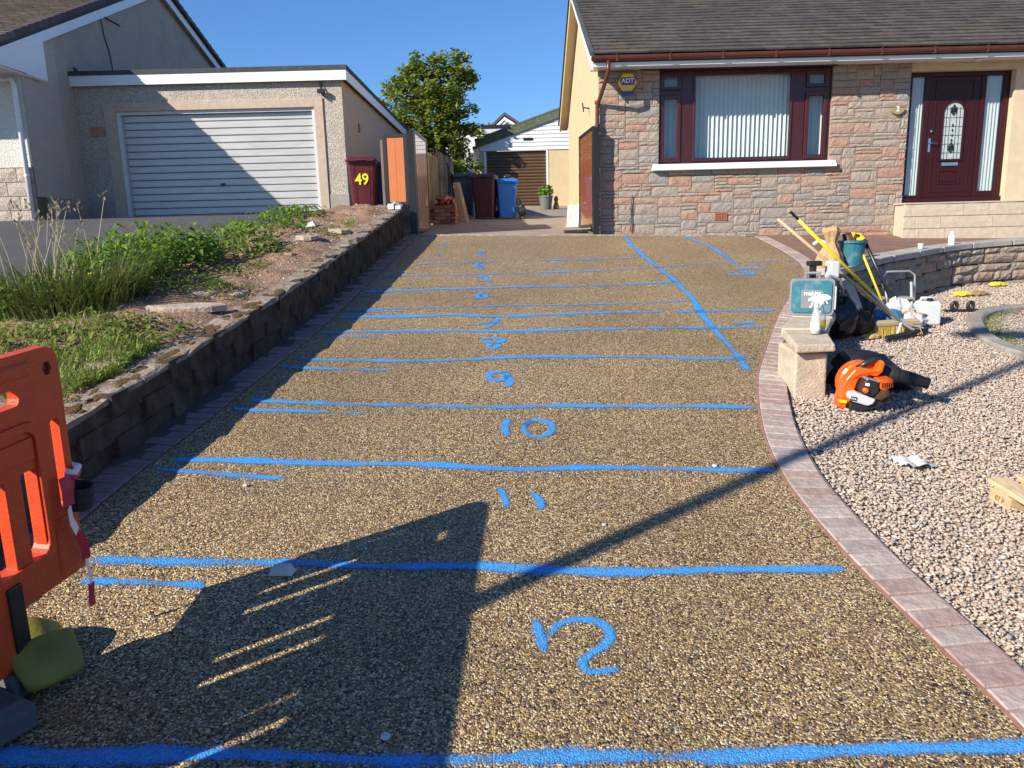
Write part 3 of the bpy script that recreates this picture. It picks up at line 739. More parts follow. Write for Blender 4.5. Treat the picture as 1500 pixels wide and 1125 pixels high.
# window: frame, sashes, glass, vertical blinds
win = thing  # (kept as parts of the house)
def frame_rect(mb, x0, x1, z0, z1, w, y0, y1):
    mb.box(x0, x0 + w, y0, y1, z0, z1); mb.box(x1 - w, x1, y0, y1, z0, z1); mb.box(x0 + w, x1 - w, y0 + .001, y1 - .001, z1 - w, z1); mb.box(x0 + w, x1 - w, y0 + .001, y1 - .001, z0, z0 + w)
    return mb
fy0, fy1 = HY + .075, HY + .15
mb = frame_rect(MB(), WX0, WX1, WZ0, WZ1, .07, fy0, fy1)
m1a, m1b, m2a, m2b = 2.90, 3.10, 4.72, 4.94
mb.box(m1a, m1b, fy0 - .002, fy1, WZ0 + .07, WZ1 - .07).box(m2a, m2b, fy0 - .002, fy1, WZ0 + .07, WZ1 - .07)
mb.box(WX0 + .07, m1a, fy0 - .001, fy1, 3.80, 3.87).box(m2b, WX1 - .07, fy0 - .001, fy1, 3.80, 3.87)
wf = build('window', mb, 'mahog', bg_, bevel=.006)
for (x0, x1, z0, z1, w, nm) in ((WX0 + .055, m1a - .005, WZ0 + .05, 3.80, .065, 's'), (m2b + .005, WX1 - .055, WZ0 + .05, 3.80, .065, 's'), (WX0 + .055, m1a - .005, 3.87, WZ1 - .05, .055, 't'), (m2b + .005, WX1 - .055, 3.87, WZ1 - .05, .055, 't'), (m1b - .005, m2a + .005, WZ0 + .05, WZ1 - .06, .035, 'c')):
    build('sash', frame_rect(MB(), x0, x1, z0, z1, w, fy0 - .028, fy0 + .03), 'mahog', wf, bevel=.008)
    build('glazing', MB().add([(x0 + w, fy0 + .012, z0 + w), (x1 - w, fy0 + .012, z0 + w), (x1 - w, fy0 + .012, z1 - w), (x0 + w, fy0 + .012, z1 - w)], [(0, 1, 2, 3)]), GLASS, wf, recalc=False)
slat = mesh_only(MB().add([(-.043, -.006, 0), (0, .004, 0), (.043, -.006, 0), (-.043, -.006, 1), (0, .004, 1), (.043, -.006, 1)], [(0, 1, 4, 3), (1, 2, 5, 4)]), 'blind', 'blind_slat')
x = WX0 + .12
while x < WX1 - .08:
    piece('blind_slat', slat, wf, (x, HY + .27, WZ0 + .12), (1, 1, 1.40), (0, 0, R(-34) + jit(.04))); x += .0755
build('blind_rail', MB().box(WX0 + .05, WX1 - .05, HY + .24, HY + .30, 4.09, 4.13), 'white', wf)
ws = build('window_sill', MB().box(WX0 - .09, WX1 + .09, HY - .11, HY + .08, 2.595, 2.645).box(WX0 - .08, WX1 + .08, HY - .085, HY + .08, 2.647, 2.695), 'white', bg_, bevel=.006)
# entrance door with side lights
dy0, dy1 = HY + .10, HY + .18
mb = MB().box(DX0, DX0 + .06, dy0, dy1, DZ0, DZ1).box(DX1 - .10, DX1, dy0, dy1, DZ0, DZ1).box(DX0 + .06, DX1 - .10, dy0, dy1, DZ1 - .07, DZ1).box(DX0, DX1, dy0 - .04, dy1, DZ0 - .01, DZ0 + .085)
mb.box(6.93, 7.01, dy0 + .001, dy1, DZ0 + .085, DZ1 - .07).box(7.86, 7.94, dy0 + .001, dy1, DZ0 + .085, DZ1 - .07)
mb.box(7.94, DX1 - .10, dy0 + .002, dy1, DZ0 + .085, DZ0 + .18)
mb.box(6.715, 6.93, dy0 + .002, dy1, DZ0 + .085, DZ0 + .13)
build('door_frame', mb, 'mahog2', bg_, bevel=.006)
dleaf = build('front_door', MB().box(7.015, 7.855, dy0 + .015, dy0 + .06, DZ0 + .09, DZ1 - .075), 'mahog2', bg_, bevel=.004)
def moulding(x0, x1, z0, z1, w, yy): return frame_rect(MB(), x0, x1, z0, z1, w, yy - .012, yy + .004)
dyf = dy0 + .014
build('panel_moulding', moulding(7.11, 7.76, DZ0 + .17, DZ1 - .15, .03, dyf), 'mahog2', dleaf, bevel=.005)
build('panel_moulding', moulding(7.25, 7.62, DZ0 + .30, DZ0 + .54, .03, dyf), 'mahog2', dleaf, bevel=.005)
build('raised_panel', MB().box(7.30, 7.57, dyf - .010, dyf + .004, DZ0 + .35, DZ0 + .49), 'mahog2', dleaf, bevel=.006)
cx, zb0, zt0, rr = 7.435, DZ0 + .71, DZ0 + 1.45, .165
arc = [(cx - rr, zb0), (cx + rr, zb0)] + [(cx + rr * math.cos(t), zt0 + rr * math.sin(t)) for t in np.linspace(0, math.pi, 15)]
arco = [(cx - rr - .035, zb0 - .035), (cx + rr + .035, zb0 - .035)] + [(cx + (rr + .035) * math.cos(t), zt0 + (rr + .035) * math.sin(t)) for t in np.linspace(0, math.pi, 15)]
build('glass_surround', MB().plate(arco, [arc], .03, Matrix.Translation((0, dyf - .006, 0))), 'mahog2', dleaf)
gp = build('door_glass', MB().plate(arc, [], .006, Matrix.Translation((0, dyf + .001, 0))), 'obsc', dleaf)
mb = MB()
for x in (cx - .11, cx - .055, cx + .055, cx + .11): mb.box(x - .003, x + .003, dyf - .007, dyf - .001, zb0, zt0 + .09)
for z in np.arange(zb0 + .1, zt0 + .1, .14): mb.box(cx - rr, cx + rr, dyf - .0065, dyf - .0015, z - .003, z + .003)
build('lead_strip', mb, 'lead', gp)
def diamond(mb, x, z, a, b): mb.prism([(x - a, dyf - .012, z), (x, dyf - .012, z - b), (x + a, dyf - .012, z), (x, dyf - .012, z + b)], (0, .004, 0))
for z0, s in ((zb0 + .12, 1), (zt0 - .02, 1)):
    mb = MB()
    for dx, dz in ((0, 0), (-.035, .035), (.035, .035), (-.03, .08), (.03, .08), (0, .12), (0, .06)): diamond(mb, cx + dx, z0 + dz, .026, .034)
    build('lead_motif', mb, 'lead', gp)
for z in (zb0 + .30, zb0 + .38, zb0 + .46, zb0 + .54): build('lead_motif', (lambda q: (diamond(q, cx, z, .016, .03), q)[1])(MB()), 'lead', gp)
build('letter_plate', MB().box(7.30, 7.57, dyf - .02, dyf + .004, DZ0 + .60, DZ0 + .655).box(7.325, 7.545, dyf - .026, dyf - .018, DZ0 + .613, DZ0 + .642), 'chrome', dleaf, bevel=.003)
build('door_handle', MB().box(7.05, 7.085, dyf - .012, dyf + .004, DZ0 + .83, DZ0 + 1.05).tube((7.067, dyf - .05, DZ0 + .97), (7.18, dyf - .055, DZ0 + .965), .011).tube((7.067, dyf, DZ0 + .97), (7.067, dyf - .05, DZ0 + .97), .011).lathe([(.02, 0), (.02, .03)], 10, T=Matrix.Translation((7.067, dyf - .01, DZ0 + 1.16)) @ Matrix.Rotation(R(90), 4, 'X')), 'chrome', dleaf)
for x0, x1 in ((6.715, 6.93), (7.94, DX1 - .10)):
    sg = build('side_light', MB().add([(x0, dy0 + .03, DZ0 + .13), (x1, dy0 + .03, DZ0 + .13), (x1, dy0 + .03, DZ1 - .07), (x0, dy0 + .03, DZ1 - .07)], [(0, 1, 2, 3)]), GLASS, bg_, recalc=False)
    mb = MB(); n = 28
    for i in range(n + 1):
        xx = x0 - .04 + (x1 - x0 + .08) * i / n; yy = dy0 + .065 + .012 * math.sin(i * 1.5 + x0)
        mb.v += [(xx, yy, DZ0 + .05), (xx, yy, DZ1)]
    mb.f = [(2 * i, 2 * i + 2, 2 * i + 3, 2 * i + 1) for i in range(n)]
    build('net_curtain', mb, 'net', sg, smooth=True, recalc=False)
build('hall_recess', MB().box(6.63, 8.36, yb, yb + .03, 1.9, 4.2), 'room', bg_)
build('porch_light', MB().lathe([(.07, 0), (.075, .02), (.05, .035)], 12, (7.6, 12.75, 4.158)), 'white', bg_)

# alarm box and number plaque on the stone
hexo = [(1.99 + .155 * math.cos(t), 3.985 + .155 * math.sin(t)) for t in np.linspace(0, 2 * math.pi, 7)[:-1]]
al = thing('alarm_box', 'yellow hexagonal burglar alarm box with blue base on stone front', 'alarm', (1.99, HY - .02, 3.97))
build('case', MB().plate(hexo, [], .08, Matrix.Translation((0, HY - .055, 0))), 'alarmy', al, bevel=.012)
build('label_plate', MB().plate([(1.89, 3.945), (2.09, 3.945), (2.11, 4.005), (2.09, 4.06), (1.89, 4.06), (1.87, 4.005)], [], .01, Matrix.Translation((0, HY - .098, 0))), 'alarmb', al, bevel=.003)
text('lettering', 'ADT', .10, 'whitetext', al, Matrix.Translation((0, -.088, .033)) @ FACE_CAM)
build('blue_base', MB().plate([(1.925, 3.79), (2.055, 3.79), (2.10, 3.86), (1.88, 3.86)], [], .07, Matrix.Translation((0, HY - .055, 0))), 'alarmb', al, bevel=.006)
pq = thing('house_number', 'small brown oval plaque with white number two on stone beside the door', 'plaque', (6.43, HY - .01, 3.47))
build('plaque', MB().plate([(6.43 + .125 * math.cos(t), 3.465 + .05 * math.sin(t) + .02 * math.cos(2 * t)) for t in np.linspace(0, 2 * math.pi, 17)[:-1]], [], .02, Matrix.Translation((0, HY - .03, 0))), 'slate', pq)
text('number', '2', .11, 'whitetext', pq, Matrix.Translation((0, -.034, .005)) @ FACE_CAM)
#==PART3==
# ------------------------------------------------------------------ left house (gable towards the drive)
LX, LFY = -8.55, 14.1
lh = thing('roughcast_house', 'grey roughcast house with shaded gable and brown tiled roof beside the garage', 'house', (-11, LFY, 2.1))
EZ2, AY2, AZ2, FY2, RY2 = 4.755, 20.1, 7.83, 13.05, 27.0
zr = lambda y: EZ2 + (AZ2 - EZ2) * (y - FY2) / (AY2 - FY2) if y < AY2 else AZ2 - .31 * (y - AY2)
build('gable_wall', MB().prism([(LX, LFY + .31, 1.9), (LX, 26.4, 1.9), (LX, 26.4, zr(26.4) - .1), (LX, AY2, AZ2 - .12), (LX, LFY + .31, zr(LFY + .31) - .12)], (-.3, 0, 0)), 'harl', lh)
build('render_panel', MB().prism([(LX + .02, LFY + .02, 2.5), (LX + .02, 15.25, 2.5), (LX + .02, 15.25, zr(15.25) - .15), (LX + .02, LFY + .02, zr(LFY) - .2)], (-.03, 0, 0)), 'harl2', lh)
build('front_wall', MB().box(-9.45, LX - .001, LFY, LFY + .3, 3.02, 4.95).box(-14, -9.45, LFY, LFY + .3, 4.5, 4.95), 'harlw', lh)
bw = build('base_wall', MB().box(-14, LX - .002, LFY - .0, LFY + .28, 1.9, 3.015), 'mortar', lh)
bm_ = [mesh_only(rock_block(4, 3, s, .1, .05), 'harlb', 'base_stone') for s in range(20, 24)]
for c in range(4):
    z0 = 2.02 + c * .248; x = LX - (.0 if c % 2 else .16); first = True
    x = LX
    while x > -10.2:
        w = .5 if not (first and c % 2) else .3; first = False
        piece('base_stone', random.choice(bm_), bw, (x - w + .008, LFY - .05, z0), (w - .012, .06, .238)); x -= w
build('front_window', MB().box(-11.2, -9.45, LFY + .06, LFY + .12, 3.02, 4.5), 'mahog', lh)
build('base_course', MB().box(LX - .02, LX + .03, LFY + .3, 15.8, 1.9, 2.48), 'basec', lh)
build('fascia', MB().box(-15, -8.42, FY2 - .03, FY2, EZ2 - .16, EZ2 + .03), 'white', lh)
build('soffit', MB().box(-15, -8.43, FY2, LFY + .02, EZ2 - .16, EZ2 - .14), 'white', lh)
build('eave_box_end', MB().prism([(-8.43, FY2, EZ2 - .145), (-8.43, 14.75, EZ2 - .16), (-8.43, 14.75, zr(14.75) - .12), (-8.43, FY2, EZ2 + .02)], (-.02, 0, 0)), 'white', lh)
build('eave_box_floor', MB().box(LX, -8.45, FY2 + .01, 14.74, EZ2 - .175, EZ2 - .161), 'white', lh)
for ya, yb_ in ((FY2, AY2), (AY2, RY2)):
    build('barge_board', MB().prism([(-8.405, ya, zr(ya) + .02), (-8.405, yb_, zr(yb_) + .02), (-8.405, yb_, zr(yb_) - .21), (-8.405, ya, zr(ya) - .21)], (-.022, 0, 0)), 'white', lh)
    build('verge_soffit', MB().prism([(-8.43, ya, zr(ya) - .13), (-8.43, yb_, zr(yb_) - .13), (-8.43, yb_, zr(yb_) - .15), (-8.43, ya, zr(ya) - .15)], (-.12, 0, 0)), 'lightgrey', lh)
    build('roof_deck', MB().prism([(-8.40, ya, zr(ya) + .05), (-8.40, yb_, zr(yb_) + .05), (-8.40, yb_, zr(yb_) - .03), (-8.40, ya, zr(ya) - .03)], (-7, 0, 0)), 'felt', lh)
sl2 = math.atan2(AZ2 - EZ2, AY2 - FY2); us2 = Vector((0, math.cos(sl2), math.sin(sl2)))
roof_tiles((-14.5, FY2 - .05, EZ2 + .05), (1, 0, 0), us2, 5.95, (AY2 - FY2) / math.cos(sl2), .17, .24, .03, 'roof', 'tile2', lh, 5)
roof_tiles((-14.5, RY2, zr(RY2) + .05), (1, 0, 0), (0, -math.cos(math.atan(.31)), math.sin(math.atan(.31))), 6.1, 7.2, .17, .24, .03, 'rear_roof', 'tile2', lh, 6)
vt = mesh_only(MB().loft([[(-.11, 0, -.07), (.05, 0, -.07), (.05, 0, .045), (-.11, 0, .045)], [(-.11, .27, -.07), (.05, .27, -.07), (.045, .27, .02), (-.11, .27, .02)]]), 'vergetile', 'verge_tile')
for k in range(30):
    s = k * .24; p = Vector((-8.44, FY2 - .06, EZ2 + .09)) + us2 * s
    if p.y < AY2: piece('verge_tile', vt, lh, p, rot=(sl2, 0, 0))
sr2 = math.atan(.31)
for k in range(26):
    p = Vector((-8.44, AY2 + .1 + k * .25 + .25, 0)); p.z = zr(p.y) + .09
    piece('verge_tile', vt, lh, p, rot=(sr2, 0, math.pi))
dp2 = build('downpipe', MB().path([(-12, FY2 - .07, 4.60), (-9.25, FY2 - .07, 4.58), (-8.95, FY2 + .1, 4.52), (-8.80, 14.02, 4.50), (-8.66, 14.02, 4.50), (-8.62, 14.02, 4.4), (-8.62, 14.02, 2.1)], .042, 10), 'white', lh, smooth=True)
for z in (3.9, 2.85): build('pipe_clip', MB().lathe([(.05, 0), (.05, .03)], 10, (-8.62, 14.02, z)), 'white', dp2)
build('wall_cable', MB().path([(LX + .01, 17.1, 6.38), (LX + .02, 18.0, 6.38)], .018, 6).path([(LX + .01, 17.2, 6.38), (LX + .015, 17.25, 6.0), (LX + .015, 17.4, 5.7), (LX + .015, 17.5, 5.1)], .011, 6), 'dark', lh)

# ------------------------------------------------------------------ neighbour's flat-roofed garage
GY, GX0, GX1, GB, GT = 15.8, -8.549, -3.24, 2.19, 4.72
ga = thing('flat_roof_garage', 'flat roofed roughcast garage with wide silver up and over door', 'garage', (-5.8, GY, GB))
OX0, OX1, OZ = -7.75, -3.84, 4.20
mb = MB().box(GX0, OX0 - .24, GY, GY + .25, 1.9, GT).box(OX1 + .2, GX1, GY, GY + .25, 1.9, GT).box(OX0 - .24, OX1 + .2, GY, GY + .25, OZ + .16, GT)
build('front_wall', mb, 'harl', ga)
build('side_wall', MB().box(GX1 - .25, GX1 + .001, GY + .25, 25.75, 1.9, GT), 'harlb', ga)
build('base_course', MB().box(OX1 + .2, GX1 + .012, GY - .012, GY + .2, 1.9, 2.5).box(GX1 - .2, GX1 + .013, GY + .2, 25.7, 1.9, 2.5), 'basec', ga)
build('base_course', MB().box(GX0, OX0 - .24, GY - .012, GY + .2, 1.9, 2.56), 'basec', ga)
mb = MB().box(OX0 - .25, OX0 - .03, GY - .03, GY + .2, 2.0, OZ + .17).box(OX1 + .03, OX1 + .21, GY - .03, GY + .2, 2.0, OZ + .17).box(OX0 - .03, OX1 + .03, GY - .03, GY + .2, OZ, OZ + .17)
build('door_surround', mb, 'surround', ga, bevel=.006)
build('door_frame', MB().box(OX0 - .03, OX0 + .05, GY + .02, GY + .16, 2.15, OZ).box(OX1 - .03, OX1 + .03, GY + .02, GY + .16, 2.15, OZ).box(OX0 + .05, OX1 - .03, GY + .03, GY + .18, OZ - .06, OZ), 'lightgrey', ga)
gd = build('garage_door', MB().box(OX0 + .05, OX1 - .03, GY + .17, GY + .2, 2.15, OZ - .06), 'alu', ga)
nsl = 14; sh_ = (OZ - .06 - 2.17) / nsl
slm = mesh_only(MB().loft([[(x, .035, 0), (x, .010, .006), (x, .0, .016), (x, .0, sh_ - .018), (x, .010, sh_ - .008), (x, .035, sh_ - .004)] for x in (0, OX1 - OX0 - .09)]), 'alu', 'door_slat')
for k in range(nsl): piece('door_slat', slm, gd, (OX0 + .055, GY + .115 + jit(.002), 2.17 + k * sh_), rot=(jit(.006), 0, 0))
build('door_handle', MB().box(-5.85, -5.77, GY + .075, GY + .12, 2.74, 2.78).tube((-5.81, GY + .06, 2.76), (-5.81, GY + .12, 2.76), .02), 'dark', gd)
build('roof', MB().box(GX0 + .0, GX1 + .10, GY - .08, 25.85, GT + .0, GT + .22), 'felt', ga)
build('fascia', MB().box(GX0, GX1 + .13, GY - .12, GY - .085, GT - .04, GT + .15), 'white', ga)
build('fascia', MB().box(GX1 + .102, GX1 + .13, GY - .08, 25.85, GT - .04, GT + .15), 'white', ga)
build('roof_edge_felt', MB().box(GX0, GX1 + .145, GY - .135, GY - .05, GT + .152, GT + .235).box(GX1 + .07, GX1 + .146, GY - .05, 25.87, GT + .153, GT + .236), 'felt', ga)
build('flashing', MB().prism([(GX0 - .05, GY + .1, GT + .2), (GX0 + 1.2, GY + .1, GT + .22), (GX0 + 1.2, GY + .1, GT + .26), (GX0 + .1, GY + .1, GT + .27), (GX0 - .05, GY + .1, GT + .42)], (0, .05, 0)), 'felt', ga)
build('wall_vent', MB().box(GX1 - .01, GX1 + .02, 17.3, 17.45, 3.9, 4.08).box(GX1 - .01, GX1 + .02, 21, 21.15, 3.9, 4.08), 'brick', ga)
fl = thing('floodlight', 'small black floodlight high on the garage front', 'floodlight', (-3.62, GY - .02, 4.5))
build('lamp_head', MB().box(-3.70, -3.55, GY - .14, GY - .06, 4.44, 4.52), 'blackpl', fl, bevel=.008)
build('bracket', MB().tube((-3.62, GY, 4.66), (-3.62, GY - .08, 4.52), .012).tube((-3.66, GY, 4.70), (-3.66, GY - .005, 4.5), .008).lathe([(.03, 0), (.03, .05)], 10, (-3.6, GY - .09, 4.39)), 'blackpl', fl)
tag(build('wall_plaque', MB().box(-8.30, -8.03, GY - .03, GY + .01, 3.74, 3.92), 'brick'), 'small dark red box on the shaded garage wall', 'plaque')

# ------------------------------------------------------------------ gates and boundary
def gleaf(name, label, pa, pb, z0, z1, m, mb_frame='dark', side=1):
    t = thing(name, label, 'gate', (pa[0], pa[1], z0))
    a = Vector((*pa, 0)); b = Vector((*pb, 0)); d = (b - a); Ln = d.length; ang = math.atan2(d.y, d.x)
    T = Matrix.Rotation(ang, 4, 'Z'); h = z1 - z0
    mb = MB(); w = .055
    mb.box(0, w, -.025, .025, 0, h, T).box(Ln - w, Ln, -.025, .025, 0, h, T).box(w, Ln - w, -.024, .024, h - w, h, T).box(w, Ln - w, -.024, .024, 0, w, T)
    build('gate_frame', mb, mb_frame, t, local=True, bevel=.003)
    n = max(2, int(round((Ln - 2 * w) / .15))); bw_ = (Ln - 2 * w) / n
    for k in range(n):
        build('board', MB().box(w + k * bw_ + .0015, w + (k + 1) * bw_ - .0015, -.014 + (k % 2) * .001, .014, w, h - w, T), m, t, local=True)
    return t
def post(name, label, x, y, z0, z1, w=.1, d=.1):
    o = tag(build(name, MB().box(x - w / 2, x + w / 2, y - d / 2, y + d / 2, z0, z1).box(x - w / 2 - .004, x + w / 2 + .004, y - d / 2 - .004, y + d / 2 + .004, z1, z1 + .012), 'dark', bevel=.004), label, 'post')
    return o
gleaf('gate_leaf', 'tall gate leaf with shiny wood boards paled by painted reflection swung open beside the fence', (-1.53, 12.97), (-1.475, 14.4), 1.70, 3.36, 'oakpan3')
gleaf('gate_leaf', 'tall gate leaf with brown wood boards swung open against cream gable', (1.455, 12.97), (1.36, 14.4), 1.70, 3.34, 'oakpan2')
post('gate_post', 'black square gate post at end of retaining wall', -1.565, 12.86, 1.5, 3.30, .12, .12)
post('gate_post', 'black square gate post at corner of stone bungalow', 1.47, 12.80, 1.5, 3.28, .11, .10)
sg = gleaf('side_gate', 'narrow orange wood side panel in black frame above the bank', (-2.02, 12.92), (-1.63, 12.88), 2.14, 3.28, 'oakpan')
tag(build('fence_post', MB().box(-2.08, -2.04, 12.95, 13.0, 2.05, 3.2), 'fencewood'), 'thin weathered timber post beside orange side panel', 'post')
fe = thing('board_fence', 'weathered vertical board fence behind the open gate leaf', 'fence', (-1.66, 13.2, 1.65))
fb = mesh_only(MB().box(-.009, .009, -.047, .047, 0, 1), 'fencewood', 'fence_board')
yy = 13.3
while yy < 18.6:
    piece('fence_board', fb, fe, (-1.64 + jit(.006), yy, G(-1.6, yy) + .08), (1, 1, 1.42 + jit(.02) - .02 * (yy - 13)), (jit(.008), 0, jit(.05))); yy += .102
for z in (.4, 1.15):
    build('rail', MB().prism([(-1.70, 13.25, G(-1.6, 13.25) + z), (-1.70, 18.6, G(-1.6, 18.6) + z), (-1.70, 18.6, G(-1.6, 18.6) + z + .08), (-1.70, 13.25, G(-1.6, 13.25) + z + .08)], (.04, 0, 0)), 'fencewood', fe)
f2 = thing('picket_fence', 'dark weathered garden fence under the tree', 'fence', (-2.3, 21, 2.3))
for k in range(34):
    yy = 18.9 + k * .2
    piece('picket', fb, f2, (-1.75 + jit(.02), yy, G(-1.7, yy) + .1), (1.2, 1.6, 1.45 + jit(.08)), (jit(.02), jit(.02), jit(.1)))
f3 = thing('lit_fence', 'pale sunlit timber fence beyond the bins', 'fence', (-1.4, 27.2, 2.6))
for k in range(12):
    piece('picket', mesh_only(MB().box(-.05, .05, -.01, .01, 0, 1), 'paleboard', 'picket') if k == 0 else f3.children[0].data, f3, (-2.2 + k * .115, 27.2, G(-1.5, 27.2) + .05), (1, 1, 1.15 + jit(.05)), (0, 0, jit(.03)))
build('rail', MB().box(-2.3, -.9, 27.215, 27.25, 3.0, 3.08).box(-2.3, -.9, 27.215, 27.25, 3.5, 3.58), 'paleboard', f3)
tag(build('stair_rail', MB().prism([(-1.45, 18.9, 3.35), (-1.45, 22, 3.15), (-1.45, 22, 3.03), (-1.45, 18.9, 3.23)], (.05, 0, 0)).box(-1.45, -1.38, 19, 19.08, 2, 3.3).box(-1.45, -1.38, 21.8, 21.88, 2.2, 3.1), 'mahog'), 'dark red timber handrail beyond the board fence', 'handrail')
# low brick planter with loose bricks
bp = thing('brick_planter', 'low brick wall with loose bricks heaped on it behind open gate', 'planter', (-1.35, 16.2, 1.85))
bkm = mesh_only(MB().box(-.105, .105, -.05, .05, 0, .063), 'brick', 'brick')
build('mortar_core', MB().box(-1.54, -1.14, 15.86, 17.3, 1.75, 2.22), 'mortar', bp)
for c in range(6):
    z = 1.80 + c * .073
    for k in range(2): piece('brick', bkm, bp, (-1.44 + k * .215 - .1 * (c % 2) + .04, 15.85, z))
    for k in range(6): piece('brick', bkm, bp, (-1.135, 15.95 + k * .222 + .1 * (c % 2), z), rot=(0, 0, math.pi / 2))
for k in range(26):
    piece('brick', bkm, bp, (-1.35 + jit(.13), 15.95 + random.random() * 1.2, 2.24 + random.random() * .14), rot=(jit(.5), jit(.4), jit(3)))
pk = mesh_only(MB().box(-.045, .045, -.012, .012, 0, 1.0), 'paleboard', 'plank')
for k, (x, a, lab) in enumerate(((-1.10, .05, 'leftmost pale plank leaning against the brick planter'), (-1.02, .09, 'middle pale plank leaning against the brick planter'), (-.93, .14, 'rightmost pale plank leaning beside the maroon bin'))):
    o = bpy.data.objects.new('plank', pk); COL.objects.link(o); o.location = (x + .05, 17.0 - .06 * k, G(-1, 17)); o.rotation_euler = (-.12, -a - .06, .1); o.scale = (.8, 1, .86); tag(o, lab, 'plank', 'planks by the planter')

# wheelie bins
def bin_(label, x, y, z, rz, m, lidm, num=None, group='wheelie bins', sc=1.0):
    t = thing('wheelie_bin', label, 'bin', (x, y, z), rz, group); t.scale = (sc, sc, sc)
    def lp(w, d, zz, y0=0, r=.05):
        o = []
        for sx, sy in ((-1, -1), (1, -1), (1, 1), (-1, 1)):
            cx_, cy_ = sx * (w / 2 - r), sy * (d / 2 - r) + y0
            a0 = {(-1, -1): 180, (1, -1): 270, (1, 1): 0, (-1, 1): 90}[(sx, sy)]
            for q in range(4): aa = R(a0 + q * 30); o.append((cx_ + r * math.cos(aa), cy_ + r * math.sin(aa), zz))
        return o
    build('body', MB().loft([lp(.44, .50, .03), (lp(.47, .54, .3)), lp(.545, .64, .9), lp(.545, .64, .905), lp(.585, .69, .91), lp(.585, .69, .955)]), m, t, local=True, smooth=False)
    build('lid', MB().loft([lp(.60, .74, .957, -.01), lp(.61, .75, .975, -.01), lp(.60, .74, .995, -.01), lp(.52, .62, 1.03), lp(.40, .46, 1.045)]), lidm, t, local=True, smooth=False)
    build('lid_lip', MB().box(-.27, .27, -.405, -.375, .945, .985).box(-.10, .10, -.425, -.40, .955, .975), lidm, t, local=True, bevel=.006)
    build('handle', MB().tube((-.25, .37, .97), (.25, .37, .97), .016).box(-.26, -.22, .32, .38, .93, .99).box(.22, .26, .32, .38, .93, .99), m, t, local=True)
    for s in (-1, 1):
        build('wheel', MB().lathe([(.03, -.025), (.085, -.025), (.10, -.015), (.10, .015), (.085, .025), (.03, .025)], 18, T=Matrix.Translation((s * .25, .25, .10)) @ Matrix.Rotation(R(90), 4, 'Y')), 'rubber', t, local=True)
    for s in (-1, 1): build('rib', MB().prism([(s * .12, -.262, .1), (s * .12 + .015, -.262, .1), (s * .15 + .015, -.325, .86), (s * .15, -.325, .86)], (0, .03, 0)), m, t, local=True)
    if num:
        text('number', num, .30, 'yellow', t, Matrix.Translation((0, -.312, .60)) @ Matrix.Rotation(R(90 + 5), 4, 'X'), sx=.9)
    return t
bin_('maroon wheelie bin with yellow number 49 beside the garage', -2.64, 14.35, 2.10, .06, 'maroon', 'maroon', '49', sc=.92)
bin_('dark blue wheelie bin half hidden behind the numbered maroon bin', -2.32, 14.85, 2.08, .0, 'alarmb', 'alarmb', sc=.9)
bin_('slate blue wheelie bin in shade furthest left in the yard', -1.1, 19.3, G(-1, 19.3), .15, 'darkblue', 'darkblue', sc=1)
bin_('maroon wheelie bin with shade put into its colour between two blue bins', -.53, 18.4, G(-.5, 18.4), -.1, 'maroon_shade', 'maroon_shade', sc=.98)
bin_('bright blue wheelie bin in the yard with clutter on its lid', -.03, 18.55, G(0, 18.55), .12, 'bluebin', 'bluebin', sc=.88)
tag(build('black_bag', MB().lathe([(.02, 0), (.06, .02), (.075, .05), (.05, .08), (.015, .1)], 9, (-.02, 18.5, G(0, 18.55) + .915)), 'blackpl', smooth=True), 'small grey black lump lying on the bright blue bin', 'bag')
# hose reel
hr = thing('hose_reel', 'dark round hose reel on the ground beside the bright blue bin', 'hose reel', (.32, 18.4, G(.3, 18.4)))
build('drum', MB().lathe([(.14, -.10), (.16, -.09), (.11, -.06), (.11, .06), (.16, .09), (.14, .10)], 18, T=Matrix.Translation((.34, 18.35, G(.3, 18.4) + .17)) @ Matrix.Rotation(R(70), 4, 'Y')), 'blackpl', hr)
build('frame', MB().path([(.28, 18.4, G(.3, 18.4)), (.24, 18.42, G(.3, 18.4) + .5), (.30, 18.5, G(.3, 18.4) + .5), (.42, 18.45, G(.3, 18.4))], .018, 8), 'pot', hr)
# plant in pot and small ornament by the far wall
pp = thing('potted_plant', 'leafy plant in grey green pot in front of rear garage', 'plant', (1.22, 24.5, G(1.2, 24.5)))
build('pot', MB().lathe([(.17, 0), (.21, .35), (.225, .36), (.225, .42), (.2, .42), (.19, .36)], 16, (1.22, 24.5, G(1.2, 24.5))), 'pot', pp, smooth=False)
def leafquads(mb, c, n, rad, size, rnd, flat=0.0):
    for _ in range(n):
        u = Vector((rnd.gauss(0, 1), rnd.gauss(0, 1), rnd.gauss(0, 1))).normalized() * (rnd.random() ** .45)
        p = Vector(c) + Vector((u.x * rad[0], u.y * rad[1], u.z * rad[2]))
        a = Vector((rnd.uniform(-1, 1), rnd.uniform(-1, 1), rnd.uniform(-.6, .4))).normalized(); b = a.cross(Vector((rnd.uniform(-1, 1), rnd.uniform(-1, 1), 1 + flat))).normalized()
        s = size * rnd.uniform(.6, 1.3); w = s * .33; nn = a.cross(b)
        mb.add([p - a * s * .5, p - a * s * .1 + b * w + nn * s * .08, p + a * s * .5, p - a * s * .1 - b * w + nn * s * .08], [(0, 1, 2), (0, 2, 3)])
mb = MB(); leafquads(mb, (1.22, 24.5, G(1.2, 24.5) + .55), 170, (.27, .25, .22), .13, random.Random(4))
build('leaves', mb, 'weed', pp, recalc=False)
